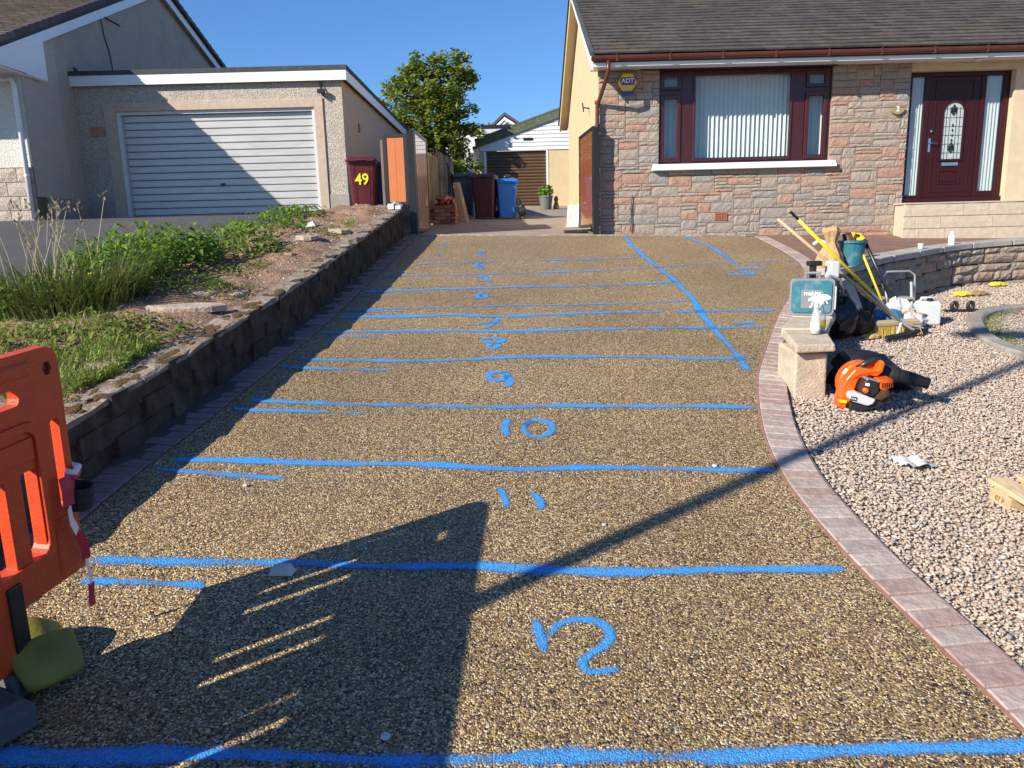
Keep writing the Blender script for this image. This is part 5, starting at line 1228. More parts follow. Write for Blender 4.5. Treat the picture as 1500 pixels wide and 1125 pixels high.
def walk(course):
    i = rw2.randint(0, 8) if course else 0; n = len(fine)
    cuts_ = [0] + ([] if not i else [i]); 
    while cuts_[-1] < n - 1: cuts_.append(min(n - 1, cuts_[-1] + rw2.randint(11, 26)))
    return cuts_
for c in range(7):
    cs = walk(c)
    for a, b in zip(cs, cs[1:]):
        p, q = fine[a], fine[b]; tz = min(gtop(p), gtop(q)); bz = min(GG(p.x, p.y), GG(q.x, q.y)) - .05
        hh = .108 + (.012 if c % 2 else -.006); z0 = bz + c * .108; z1 = min(z0 + hh - .008, tz - .004)
        if z1 - z0 < .03: continue
        d = (q - p); 
        if d.length < .05: continue
        d2 = d.normalized(); nrm = Vector((d2.y, -d2.x, 0)); dp = .09 + rw2.uniform(0, .03)
        place(rw2.choice(gm), 'wall_stone', gw, p + nrm * (dp - .075) + Vector((0, 0, z0)), d - d2 * .008, -nrm * dp, Vector((0, 0, z1 - z0)))
mb = MB()
for a, b in zip(fine[::6], fine[6::6]):
    d = (b - a).normalized(); n_ = Vector((d.y, -d.x, 0)); t = min(gtop(a), gtop(b)) - .006; z = min(GG(a.x, a.y), GG(b.x, b.y)) - .12
    A, B_, C_, D = a - n_ * .03, b - n_ * .03, b - n_ * .18, a - n_ * .18
    mb.hexa([(q.x, q.y, z) for q in (A, B_, C_, D)], [(q.x, q.y, t) for q in (A, B_, C_, D)])
build('mortar_core', mb, 'mortar', gw)
i0 = next(i for i, p in enumerate(fine) if p.y >= 7.30)
i = i0
while i < len(fine) - 2:
    j = min(i + 31, len(fine) - 1); loops = []
    for k in range(i, j + 1, 5 if j - i > 5 else 1):
        a = fine[k]; b = fine[min(k + 1, len(fine) - 1)]; a0 = fine[max(k - 1, 0)]; d = (b - a0).normalized(); n_ = Vector((d.y, -d.x, 0)); z = gtop(a) + .001
        f0, f1 = a + n_ * .035, a - n_ * .26
        loops.append([(f0.x, f0.y, z), (f0.x, f0.y, z + .065), (f1.x, f1.y, z + .07), (f1.x, f1.y, z)])
    if len(loops) > 1: build('coping', MB().loft(loops), 'gcope', gw, bevel=.008)
    i = j if j - i < 30 else j + 0
    if j >= len(fine) - 1: break
# stub end: big block and two buff slabs on top
build('end_block', MB().hexa([(1.985, 5.17, .40), (2.225, 5.19, .40), (2.26, 5.56, .40), (2.02, 5.62, .40)], [(1.985, 5.175, .775), (2.22, 5.19, .765), (2.26, 5.56, .79), (2.02, 5.62, .79)]), 'sandst', gw, bevel=.02, seg=3)
build('coping_slab', MB().hexa([(1.955, 5.10, .785), (2.25, 5.14, .785), (2.42, 5.72, .80), (2.11, 5.80, .80)], [(1.96, 5.105, .845), (2.245, 5.145, .84), (2.415, 5.71, .86), (2.115, 5.79, .86)]), 'sandst', gw, bevel=.012, seg=2)
build('coping_slab', MB().hexa([(2.11, 5.82, .80), (2.44, 5.72, .80), (2.72, 6.32, .815), (2.42, 6.47, .815)], [(2.115, 5.825, .868), (2.435, 5.73, .868), (2.715, 6.31, .88), (2.425, 6.46, .88)]), 'sandst', gw, bevel=.012)
build('coping_slab', MB().hexa([(2.44, 6.49, .81), (2.74, 6.34, .81), (3.12, 7.10, .82), (2.85, 7.26, .82)], [(2.445, 6.495, .882), (2.735, 6.35, .882), (3.115, 7.09, .89), (2.855, 7.25, .89)]), 'sandst', gw, bevel=.012)

# ------------------------------------------------------------------ gravel
KP = smooth_path([(7.2, 7.9), (6.2, 8.02), (5.3, 7.95), (4.75, 7.6), (4.45, 7.1), (4.32, 6.7), (4.33, 6.3), (4.55, 5.95), (5.0, 5.7), (5.6, 5.5)], .05)
def gx_min(y):
    if y < 5.5: return float(np.interp(y, [p.y for p in RP], [p.x for p in RP])) + .235
    return float(np.interp(y, [5.16, 5.5, 6.15, 6.75, 7.25, 7.62, 8.0, 8.4, 8.85, 9.2, 9.42, 9.6], [2.25, 2.24, 2.52, 2.80, 3.12, 3.52, 3.97, 4.47, 5.02, 5.62, 6.52, 8.5]))
mb = MB(); ys = list(np.arange(1.4, 9.7, .15))
for y in ys:
    x0 = gx_min(y) - .06
    mb.v += [(x0 + (12 - x0) * t, y, GG(x0 + (12 - x0) * t, y) - .012) for t in (0, .1, .3, 1)]
for j in range(len(ys) - 1):
    for i in range(3): a = j * 4 + i; mb.f.append((a, a + 1, a + 5, a + 4))
struct('gravel_bed', mb, 'gravelbed', recalc=False)
bedx = lambda y: float(np.interp(y, [5.5, 5.7, 5.95, 6.3, 6.7, 7.1, 7.6, 7.95], [5.6, 5.0, 4.62, 4.42, 4.42, 4.55, 4.85, 5.4])) if 5.5 < y < 7.95 else 99
mb = MB(); ys = list(np.arange(5.5, 7.96, .08))
for y in ys: mb.v += [(bedx(min(max(y, 5.51), 7.94)) + (8 - bedx(min(max(y, 5.51), 7.94))) * t, y, GG(6, y) + (.004 if t else .006)) for t in (0, .15, .5, 1)]
for j in range(len(ys) - 1):
    for i in range(3): a = j * 4 + i; mb.f.append((a, a + 1, a + 5, a + 4))
struct('soil_bed', mb, 'soil', recalc=False)
ico_v = []
ph = (1 + 5 ** .5) / 2
for a in (-1, 1):
    for b in (-ph, ph): ico_v += [(0, a, b), (a, b, 0), (b, 0, a)]
ico_v = np.array(ico_v); ico_v /= np.linalg.norm(ico_v[0])
hb = bmesh.new()
for p in ico_v: hb.verts.new(p)
hb.verts.ensure_lookup_table(); bmesh.ops.convex_hull(hb, input=hb.verts); hb.verts.index_update()
ico_f = np.array([[v.index for v in f.verts] for f in hb.faces]); ico_v = np.array([v.co[:] for v in hb.verts]); hb.free()
def stones(name, label, pts, rad, m):
    n = len(pts); V = np.repeat(ico_v[None], n, 0) * (1 + rng.uniform(-.38, .30, (n, len(ico_v), 1)))
    V *= rng.uniform(.5, 1.2, (n, 1, 3)) * np.array([1.15, 1.0, .8])
    q = rng.normal(size=(n, 4)); q /= np.linalg.norm(q, axis=1)[:, None]; w, x, y, z = q.T
    Rm = np.stack([1 - 2 * (y * y + z * z), 2 * (x * y - z * w), 2 * (x * z + y * w), 2 * (x * y + z * w), 1 - 2 * (x * x + z * z), 2 * (y * z - x * w), 2 * (x * z - y * w), 2 * (y * z + x * w), 1 - 2 * (x * x + y * y)], 1).reshape(n, 3, 3)
    V = np.einsum('nij,nkj->nki', Rm, V) * rad[:, None, None] * np.array([1.1, 1.1, .72]) + pts[:, None, :]
    Fc = (ico_f[None] + (np.arange(n) * len(ico_v))[:, None, None]).reshape(-1, 3)
    me = bpy.data.meshes.new(name); me.vertices.add(n * len(ico_v)); me.vertices.foreach_set('co', V.reshape(-1).astype(np.float32))
    me.loops.add(len(Fc) * 3); me.loops.foreach_set('vertex_index', Fc.reshape(-1).astype(np.int32)); me.polygons.add(len(Fc))
    me.polygons.foreach_set('loop_start', np.arange(0, len(Fc) * 3, 3, dtype=np.int32)); me.polygons.foreach_set('loop_total', np.full(len(Fc), 3, np.int32))
    me.update(); me.validate(); me.materials.append(M[m]); o = bpy.data.objects.new(name, me); COL.objects.link(o)
    return tag(o, label, 'gravel', kind='stuff')
P = []
N_ = 340000
yy = 1.7 + (9.65 - 1.7) * rng.random(N_); xx = 1.5 + 7.7 * rng.random(N_)
gmin = np.array([gx_min(v) for v in np.linspace(1.4, 9.7, 200)]); gm_ = np.interp(yy, np.linspace(1.4, 9.7, 200), gmin)
lim = .80 * yy + .45
ok = (xx > gm_ + .005) & (xx < lim)
inbed = np.array([x > bedx(y) - .02 for x, y in zip(xx, yy)])
ok &= (~inbed) | (rng.random(N_) < .12)
xx, yy = xx[ok], yy[ok]
zz = np.array([GG(a, b) for a, b in zip(xx, yy)]) + rng.uniform(-.008, .012, len(xx))
rad = rng.uniform(.0058, .0118, len(xx)) * np.where(rng.random(len(xx)) < .12, 1.35, 1)
stones('gravel', 'pinkish beige gravel stones covering the front garden', np.stack([xx, yy, zz], 1), rad, 'gravel')
# curved kerb round the planting bed
kb = thing('kerb_edging', 'curved grey stone kerb around round planting bed in gravel', 'kerb', (4.4, 6.7, GG(4.4, 6.7)))
for i in range(0, len(KP) - 6, 6):
    loops = []
    for k in (i, i + 3, i + 6):
        k = min(k, len(KP) - 1); a = KP[k]; d = (KP[min(k + 1, len(KP) - 1)] - KP[max(k - 1, 0)]).normalized(); n_ = Vector((d.y, -d.x, 0)); z = GG(a.x, a.y)
        s = .003 * (1 if k == i else -1 if k == i + 6 else 0)
        a = a + d * s
        loops.append([tuple(a + n_ * .075 + Vector((0, 0, z - .05))), tuple(a + n_ * .075 + Vector((0, 0, z + .035))), tuple(a + n_ * .055 + Vector((0, 0, z + .055))), tuple(a - n_ * .055 + Vector((0, 0, z + .055))), tuple(a - n_ * .075 + Vector((0, 0, z + .035))), tuple(a - n_ * .075 + Vector((0, 0, z - .05)))])
    build('kerb_stone', MB().loft(loops), 'kerbst', kb)
mb = MB(); rk = random.Random(5)
for k in range(500):
    t = rk.random(); a = KP[int(rk.uniform(45, len(KP) - 25))]; p = a + Vector((rk.uniform(.05, .28), rk.uniform(-.08, .08), 0)); p.z = GG(p.x, p.y)
    blade(mb, p, rk.uniform(0, 6.28), rk.uniform(.03, .09), .003, rk.uniform(.3, 1), .3)
tag(build('bed_weeds', mb, 'ground_leaf', recalc=False, kind='stuff'), 'short weeds growing inside the kerb of the planting bed', 'weeds')
#==PART5==
# ------------------------------------------------------------------ blue spray marks on the drive
def mark(name, label, polys, width_, strength=1.0, group='blue spray marks'):
    mb = MB(); mb.uv = []; width = width_ * (.56 if name == 'painted_number' else .68)
    for poly in polys:
        q = [drv(*p) for p in poly]
        q = smooth_path([(p.x, p.y, 0) for p in q], .03) if len(q) > 1 else q
        n = len(q); r = random.Random(len(mb.v) + int(poly[0][0])); o = len(mb.v)
        for i, p in enumerate(q):
            d = (q[min(i + 1, n - 1)] - q[max(i - 1, 0)]); d = d.normalized() if d.length > 1e-6 else Vector((1, 0, 0)); s = Vector((-d.y, d.x, 0))
            w = width * (1 + .16 * math.sin(i * .11 + r.random()) + .08 * math.sin(i * .43)) * .5; e = min(1, i / 2, (n - 1 - i) / 2)
            u = (1.12 if name == 'painted_number' else 1) * strength * (.92 + .15 * math.sin(i * .05 + poly[0][1])) * (.35 + .65 * e)
            c = p + s * .006 * math.sin(i * .19 + poly[0][0])
            for sg_, vv in ((-1, 0), (1, 1)):
                k = c + s * w * sg_ * 1.95; mb.v.append((k.x, k.y, G(k.x, k.y) + .004)); mb.uv.append((u, vv))
        mb.f += [(o + 2 * i, o + 2 * i + 1, o + 2 * i + 3, o + 2 * i + 2) for i in range(n - 1)]
    ob = build(name, mb, PAINT, recalc=False)
    return tag(ob, label, 'paint mark', group)
mark('paint_line', 'thick blue line across the driveway nearest the viewer', [[(-60, 1108), (200, 1108), (420, 1110), (700, 1114), (1000, 1108), (1250, 1102), (1560, 1090)]], .066, 1.0)
mark('paint_line', 'blue line across the driveway between numbers twelve and eleven', [[(135, 820), (400, 826), (700, 832), (900, 838), (1080, 836), (1252, 832)]], .072)
mark('paint_dash', 'short blue dash under the line beside the barrier tape', [[(118, 851), (200, 854), (310, 861)]], .05)
mark('paint_line', 'blue line across the driveway between numbers eleven and ten', [[(250, 673), (430, 678), (600, 681), (750, 687), (900, 686), (1138, 690)]], .075)
mark('paint_dash', 'short blue dash at left below the line under number ten', [[(222, 688), (320, 694), (425, 703)]], .055)
mark('paint_line', 'blue line across the driveway between numbers ten and nine', [[(365, 587), (500, 592), (700, 596), (900, 595), (1110, 597)]], .075, .95)
mark('paint_dash', 'short faint blue dash at left below the line under number nine', [[(337, 599), (440, 603), (540, 606)]], .055, .85)
mark('paint_line', 'blue line across the driveway between numbers nine and eight', [[(430, 526), (520, 528), (620, 529), (780, 523), (900, 523), (1090, 526)]], .08, .95)
mark('paint_dash', 'short faint blue dash at left below the line under number eight', [[(412, 537), (490, 541), (572, 543)]], .06, .85)
mark('paint_line', 'blue line across the driveway between numbers eight and seven', [[(465, 489), (600, 485), (750, 485), (950, 481), (1125, 480)]], .085, .9)
mark('paint_dash', 'faint blue dash at left just below the line under number seven', [[(470, 494), (575, 493)]], .06, .8)
mark('paint_line', 'wavy blue line across the driveway just above number seven', [[(495, 465), (600, 464), (660, 461), (720, 464), (800, 461), (900, 458), (975, 457)], [(985, 457), (1060, 456), (1140, 454)]], .10, .95)
mark('paint_line', 'thin faint blue line just above the wavy line', [[(500, 456), (700, 449), (880, 446), (1010, 441)]], .07, .72)
mark('paint_dash', 'faint blue dash at left end of the thin faint line', [[(505, 457), (590, 456)]], .07, .8)
mark('paint_line', 'blue line across the driveway between numbers six and five', [[(530, 428), (640, 424), (750, 421), (880, 418), (995, 413)]], .10, .9)
mark('paint_line', 'long faint blue line crossing under both diagonals', [[(560, 405), (700, 402), (900, 396), (1000, 389), (1175, 381)]], .095, .72)
mark('paint_line', 'faint blue line near the top of the driveway', [[(605, 387), (720, 384), (940, 378)]], .10, .66)
mark('paint_dash', 'faint blue dash near top left shaded corner of driveway', [[(640, 359), (665, 358)], [(632, 371), (655, 371)]], .10, .7)
mark('paint_line', 'thick blue diagonal line on the right half of driveway', [[(915, 345), (928, 362), (962, 391), (985, 408), (1016, 440), (1030, 464), (1062, 500), (1098, 544)]], .078, 1.1)
mark('paint_line', 'shorter blue diagonal line near the stone bungalow', [[(1000, 346), (1025, 355), (1050, 367), (1075, 385)]], .085, .95)
mark('paint_dash', 'blue dash near right edging below the wavy line', [[(1068, 475), (1112, 472)]], .08, .9)
mark('paint_dash', 'blue crossing dash at lower end of the thick diagonal', [[(1078, 526), (1102, 526)]], .07, .85)
mark('painted_number', 'blue sprayed number twelve', [[(782, 904), (792, 932), (802, 962)], [(804, 934), (818, 916), (845, 909), (876, 914), (891, 928), (884, 945), (862, 960), (852, 973), (862, 985), (890, 983), (918, 977)]], .05, 1.1)
mark('painted_number', 'blue sprayed number eleven', [[(730, 713), (736, 728), (742, 748)], [(778, 720), (790, 732), (792, 750)]], .052, 1.05)
mark('painted_number', 'blue sprayed number ten', [[(743, 613), (739, 626), (744, 641)], [(766, 627), (772, 619), (788, 616), (805, 621), (806, 632), (792, 640), (774, 638), (766, 628), (771, 620), (784, 616)]], .058, 1.05)
mark('painted_number', 'blue sprayed number nine', [[(741, 548), (728, 545), (715, 549), (717, 556), (732, 558), (742, 552), (740, 546), (730, 545)], [(742, 550), (746, 558), (742, 568)]], .062, 1.05)
mark('painted_number', 'blue sprayed number eight', [[(704, 497), (720, 496), (738, 498), (728, 502), (714, 507), (722, 510), (730, 506), (712, 501), (704, 497)]], .065, 1.05)
mark('painted_number', 'blue sprayed number seven', [[(700, 474), (720, 473), (742, 474)], [(730, 466), (722, 474), (714, 480)]], .07, .95)
mark('painted_number', 'blue sprayed number six', [[(706, 428), (700, 433), (703, 437), (711, 435), (707, 431)]], .085, .95)
mark('painted_number', 'blue sprayed number five', [[(716, 404), (702, 405), (712, 409), (716, 412), (700, 412)]], .09, .8)
mark('painted_number', 'blue sprayed number four', [[(703, 384), (696, 391), (712, 391)], [(707, 386), (706, 395)]], .09, .85)
mark('painted_number', 'faint blue sprayed number three', [[(697, 368), (710, 370), (700, 374), (711, 376)]], .11, .75)
mark('painted_number', 'blue scribbled sign between the two diagonals', [[(1072, 395), (1100, 393), (1128, 394)], [(1062, 403), (1088, 402), (1106, 403), (1092, 399), (1084, 396)]], .10, .9)

# ------------------------------------------------------------------ loose things
c = drv(412, 840)
o = build('stone_chip', MB().loft([[(-.05, -.03, 0), (.055, -.035, 0), (.06, .03, 0), (-.045, .035, 0)], [(-.04, -.02, .03), (.03, -.03, .045), (.04, .02, .04), (-.03, .025, .035)]]), 'stonechip', bevel=.006); o.location = (c.x, c.y, G(c.x, c.y))
tag(o, 'pale stone chip lying in the shadow on blue line', 'stone')
for px, py, s, lab in ((885, 770, .012, 'tiny white pebble on the drive below number eleven'), (565, 1082, .018, 'small white pebble in shadow beside the nearest line'), (1047, 684, .016, 'small pale pebble beside the line under number ten'), (360, 713, .016, 'tiny white pebble near the short dash under number ten')):
    c = drv(px, py); o = build('pebble', MB().lathe([(s * .5, 0), (s, s * .4), (s * .7, s * .9), (s * .1, s)], 7), 'stonechip'); o.location = (c.x, c.y, G(c.x, c.y)); tag(o, lab, 'pebble')
mb = MB(); c = Vector((2.24, 4.05, GG(2.24, 4.05) + .012)); n = 9
for j in range(n):
    for i in range(n): mb.v.append((c.x + (i - 4) * .02 + .01 * math.sin(j * 2), c.y + (j - 4) * .022 + .012 * math.sin(i * 1.7), c.z + .018 + .016 * math.sin(i * 1.9 + j) * math.cos(j * 1.3 + .5 * i)))
for j in range(n - 1):
    for i in range(n - 1): a = j * n + i; mb.f.append((a, a + 1, a + n + 1, a + n))
tag(build('white_rag', mb, 'rag', smooth=True, recalc=False), 'crumpled white rag lying on the gravel', 'rag')
# pallet
pz = GG(2.6, 3.4) + .005
pt = thing('wooden_pallet', 'corner of pale wooden pallet on the gravel at right edge', 'pallet', (2.44, 3.68, pz), R(4))
pt.rotation_euler = (R(7.5), 0, R(6))
for x in (0, .35, .70): build('bottom_board', MB().box(x, x + .1, -1.0, 0, 0, .022), 'pallet', pt, local=True, bevel=.002)
for x in (0, .35, .70):
    for y in (-1.0, -.57, -.145): build('block', MB().box(x + .004, x + .098, y, y + .142, .0225, .1), 'pallet', pt, local=True, bevel=.003)
for y in (-1.0, -.57, -.145): build('stringer_board', MB().box(.002, .798, y + .02, y + .122, .1005, .122), 'pallet', pt, local=True, bevel=.002)
for k in range(5): build('deck_board', MB().box(-.012 + k * .165, .098 + k * .165, -1.01, .012, .1225, .146), 'pallet', pt, local=True, bevel=.003)
text('stamp', '07 P', .035, 'stain', pt, Matrix.Translation((.0025, -.075, .065)) @ Matrix.Rotation(R(-90), 4, 'Z') @ FACE_CAM, depth=.0006)
o = tag(build('steel_bar', MB().path([(2.66, 3.70, pz + .20), (2.75, 3.66, pz + .195), (3.1, 3.55, pz + .18)], [.018, .026, .026], 10), 'steel', smooth=True), 'shiny steel bar lying on the wooden pallet', 'bar')

# tool case
cs_ = thing('tool_case', 'teal plastic tool case with grey edges standing on the wall slabs', 'tool case', (2.62, 6.52, .885), R(-24))
def rbox(x0, x1, z0, z1, r): return rr_(x0, x1, z0, z1, r, 4)
build('shell', MB().plate(rbox(-.18, .18, 0, .315, .035), [], .12, Matrix.Translation((0, 0, 0))), 'greypl', cs_, local=True, bevel=.008)
build('front_panel', MB().plate(rbox(-.165, .16, .022, .30, .035), [], .02, Matrix.Translation((0, -.062, 0))), 'teal', cs_, local=True, bevel=.006)
build('badge_recess', MB().plate([(-.085, .06), (.10, .06), (.10, .20), (.08, .22), (-.065, .22), (-.085, .20)], [], .012, Matrix.Translation((0, -.071, 0))), 'greypl', cs_, local=True, bevel=.004)
text('lettering', 'makita', .052, 'whitetext', cs_, Matrix.Translation((.006, -.0795, .19)) @ FACE_CAM)
build('handle', MB().path([(-.055, 0, .31), (-.05, 0, .36), (.05, 0, .36), (.055, 0, .31)], .014, 8), 'greypl', cs_, local=True)
build('latch', MB().box(.165, .195, -.055, .03, .05, .25), 'lightgrey', cs_, local=True, bevel=.006)
build('latch', MB().box(.176, .20, -.03, .02, .10, .18), 'blackpl', cs_, local=True, bevel=.004)
dr_ = thing('black_grip', 'black tool grip sticking up on top of the teal case', 'tool', (2.66, 6.62, 1.19))
build('grip', MB().box(2.625, 2.675, 6.58, 6.64, 1.19, 1.33).box(2.60, 2.72, 6.57, 6.65, 1.30, 1.345), 'blackpl', dr_, bevel=.012)
wb = thing('grey_box', 'light grey plastic box end leaning above the teal case', 'box', (2.80, 6.6, 1.2))
build('box', MB().box(2.78, 2.86, 6.55, 6.68, 1.19, 1.34), 'lightgrey', wb, bevel=.012)
build('strap', MB().path([(2.70, 6.5, 1.17), (2.76, 6.5, 1.22), (2.86, 6.52, 1.18), (2.90, 6.55, 1.05)], .014, 7), 'greypl', wb, smooth=True)
# spray bottles
GLB = mat('clear_bottle', (.62, .63, .58), .2, .05, alpha=.5)
def spray(label, x, y, z, rz, lab_m, liquid):
    t = thing('spray_bottle', label, 'bottle', (x, y, z), rz, 'spray bottles')
    build('bottle', MB().lathe([(.03, 0), (.036, .008), (.036, .10), (.030, .14), (.0215, .17), (.014, .195), (.014, .205)], 18), GLB, t, local=True, smooth=True)
    build('liquid', MB().lathe([(.028, .004), (.033, .012), (.033, .055), (.03, .056)], 16), liquid, t, local=True, smooth=False)
    build('label', MB().lathe([(.0366, .03), (.0366, .085)], 18), lab_m, t, local=True)
    build('collar', MB().lathe([(.017, .198), (.018, .225), (.014, .235)], 12), 'white', t, local=True)
    build('spray_head', MB().prism([(-.06, -.012, .262), (-.062, -.012, .245), (-.018, -.012, .232), (.014, -.012, .232), (.045, -.012, .255), (.03, -.012, .275), (-.03, -.012, .28)], (0, .024, 0)), 'white', t, local=True, bevel=.004)
    build('trigger', MB().path([(-.026, 0, .238), (-.036, 0, .215), (-.050, 0, .195)], .006, 6), 'white', t, local=True)
    return t
spray('clear spray bottle with white label and white trigger head on slab', 2.255, 5.52, .859, .1, 'whitetext', 'lightgrey')
spray('clear spray bottle with yellow label on the slab behind the other', 2.335, 5.62, .862, math.pi - .4, 'yelpole', 'lightgrey')
# sack, bucket, yellow folder, pole on the wall corner
sk = thing('paper_sack', 'brown paper sack twisted shut at the top among the tools', 'sack', (3.17, 7.50, 1.2))
lo = []
for z, r0 in ((0, .12), (.06, .135), (.15, .11), (.22, .07), (.27, .05), (.32, .06), (.38, .085), (.42, .07)):
    lo.append([(3.17 + (r0 * (1 + .16 * math.sin(5 * a + z * 9))) * math.cos(a) - .03 * max(0, z - .25), 7.50 + r0 * .8 * (1 + .16 * math.sin(4 * a)) * math.sin(a), 1.205 + z + .012 * math.sin(3 * a)) for a in np.linspace(0, 2 * math.pi, 17)[:-1]])
build('sack_body', MB().loft(lo), 'paper', sk, smooth=False)
bu = thing('bucket', 'teal plastic bucket full of tools behind the paper sack', 'bucket', (3.43, 7.60, 1.24))
build('bucket_body', MB().lathe([(.10, 0), (.125, .22), (.14, .225), (.14, .25), (.128, .25), (.12, .2)], 20, (3.43, 7.60, 1.24)), 'teal', bu)
build('rubbish', MB().path([(3.36, 7.60, 1.45), (3.35, 7.62, 1.55), (3.40, 7.62, 1.56), (3.43, 7.60, 1.48)], .02, 7).path([(3.42, 7.58, 1.45), (3.45, 7.57, 1.55), (3.48, 7.58, 1.53)], .016, 7), 'rust', bu)
tag(build('white_bucket', MB().lathe([(.10, 0), (.12, .19), (.128, .2), (.128, .215), (.11, .215)], 18, (3.36, 7.70, 1.17)), 'lightgrey'), 'pale grey bucket between paper sack and teal bucket', 'bucket')
tag(build('white_pipe_bend', MB().path([(3.02, 7.55, 1.46), (3.06, 7.52, 1.50), (3.12, 7.52, 1.48), (3.14, 7.52, 1.42)], .018, 8), 'white', smooth=True), 'white plastic pipe bend left of the paper sack', 'pipe')
yf_ = thing('yellow_folder', 'bright yellow plastic sign folded behind the teal bucket', 'sign', (3.68, 7.98, 1.3))
build('leaf', MB().prism([(3.56, 7.92, 1.32), (3.68, 7.92, 1.28), (3.72, 7.96, 1.50), (3.68, 7.98, 1.55), (3.58, 7.98, 1.56)], (.01, .03, .01)), 'yelpole', yf_, bevel=.004)
tag(build('black_pole', MB().tube((3.52, 7.56, 1.50), (3.86, 7.42, .74), .018, .02, 10), 'blackpl', smooth=True), 'black pole leaning on the wall corner under the bucket', 'pole')
tag(build('black_yellow_pole', MB().tube((3.48, 7.54, 1.42), (3.74, 7.40, .74), .012, .012, 8), 'yelpole', smooth=True), 'thin yellow pole leaning beside the black pole', 'pole')
# cloth hanging over the wall
mb = MB(); n = 14
for j in range(n + 1):
    for i in range(9):
        t = j / n; a = i / 8; x = 2.90 + .14 * a + .20 * t; y = 6.85 + .16 * a - .10 * t; z = 1.10 + .05 * math.sin(t * 2.6) - .42 * max(0, t - .35) ** 1.3 + .022 * math.sin(a * 14 + t * 3)
        mb.v.append((x, y, z))
for j in range(n):
    for i in range(8): a = j * 9 + i; mb.f.append((a, a + 1, a + 10, a + 9))
oc = build('grey_cloth', mb, 'cloth', smooth=True, recalc=False); md = oc.modifiers.new('thick', 'SOLIDIFY'); md.thickness = .012
tag(oc, 'bundled grey cloth draped over wall behind the teal case', 'cloth')
# broom and squeegee
bh = thing('broom', 'wooden pole broom with straw bristles leaning across the tools', 'broom', (3.6, 6.92, .66))
hp = Vector((3.60, 6.92, .75)); tp_ = Vector((2.36, 6.72, 1.71))
build('pole', MB().tube(hp, tp_, .0135, n=10), 'brass', bh, smooth=True)
bx_ = Vector((.62, .05, .02)).normalized(); by_ = Vector((-.05, .62, .12)).normalized(); bz_ = bx_.cross(by_).normalized()
T = Matrix((bx_, by_, bz_)).transposed().to_4x4(); T.translation = Vector((3.53, 6.90, .695))
build('head', MB().box(-.24, .24, -.035, .035, .035, .075, T), 'brass', bh, bevel=.006)
mb = MB(); rb_ = random.Random(3)
for i in range(46):
    for j in range(6):
        x = -.235 + i * .0104; y = -.028 + j * .0112; dx = rb_.uniform(-.02, .02) + x * .10; dy = -.04 + rb_.uniform(-.02, .02)
        a = T @ Vector((x - .003, y, .036)); b = T @ Vector((x + .003, y, .036)); c_ = T @ Vector((x + dx + .004, y + dy, -.055)); d_ = T @ Vector((x + dx - .004, y + dy, -.055))
        mb.add([a, b, c_, d_], [(0, 1, 2, 3)])
build('bristles', mb, 'bristle', bh, recalc=False)
build('socket', MB().tube(hp, hp + (tp_ - hp).normalized() * .10, .022, .017, 10).tube(hp, T @ Vector((0, 0, .06)), .02, .025, 8), 'greypl', bh)
sq = thing('squeegee', 'yellow pole squeegee with long black blade on the gravel', 'squeegee', (3.62, 6.78, .62))
h2 = Vector((3.56, 6.80, .76)); t2 = Vector((2.52, 6.66, 1.70))
build('pole', MB().tube(h2 + (t2 - h2) * .30, t2, .0145, n=10), 'yelpole', sq, smooth=True)
build('pole_tip', MB().tube(t2, t2 + (t2 - h2).normalized() * .10, .0125, n=8), 'dark', sq)
build('lower_pole', MB().tube(h2, h2 + (t2 - h2) * .30, .0125, n=10), 'steel', sq)
build('blade_holder', MB().path([(3.36, 6.66, .645), (3.62, 6.80, .662), (3.88, 6.96, .68)], .018, 8), 'blackpl', sq)
build('blade', MB().prism([(3.35, 6.65, .61), (3.88, 6.95, .645), (3.88, 6.95, .685), (3.35, 6.65, .65)], (.01, -.012, 0)), 'rubber', sq)
build('brace', MB().tube(h2, (3.50, 6.74, .66), .012).tube(h2, (3.72, 6.86, .67), .012).tube(h2, (3.82, 6.90, .69), .007), 'lightgrey', sq)
# step stool frame
ss = thing('folding_step', 'small folding aluminium step with tube handle among the rubbish bags', 'step', (3.98, 7.66, GG(4, 7.6)))
z0 = GG(3.98, 7.6)
build('tube_frame', MB().path([(3.76, 7.60, z0 + .30), (3.77, 7.64, z0 + .42), (3.82, 7.65, z0 + .47), (4.08, 7.72, z0 + .47), (4.14, 7.72, z0 + .43), (4.15, 7.68, z0)], .011, 8), 'alum', ss, smooth=True)
build('front_leg', MB().tube((3.80, 7.62, z0 + .38), (3.74, 7.42, z0), .012), 'alum', ss)
build('front_leg', MB().tube((4.08, 7.66, z0 + .36), (4.03, 7.50, z0), .014), 'alum', ss)
build('tread', MB().box(3.79, 4.06, 7.54, 7.70, z0 + .195, z0 + .22, ), 'alum', ss, bevel=.004)
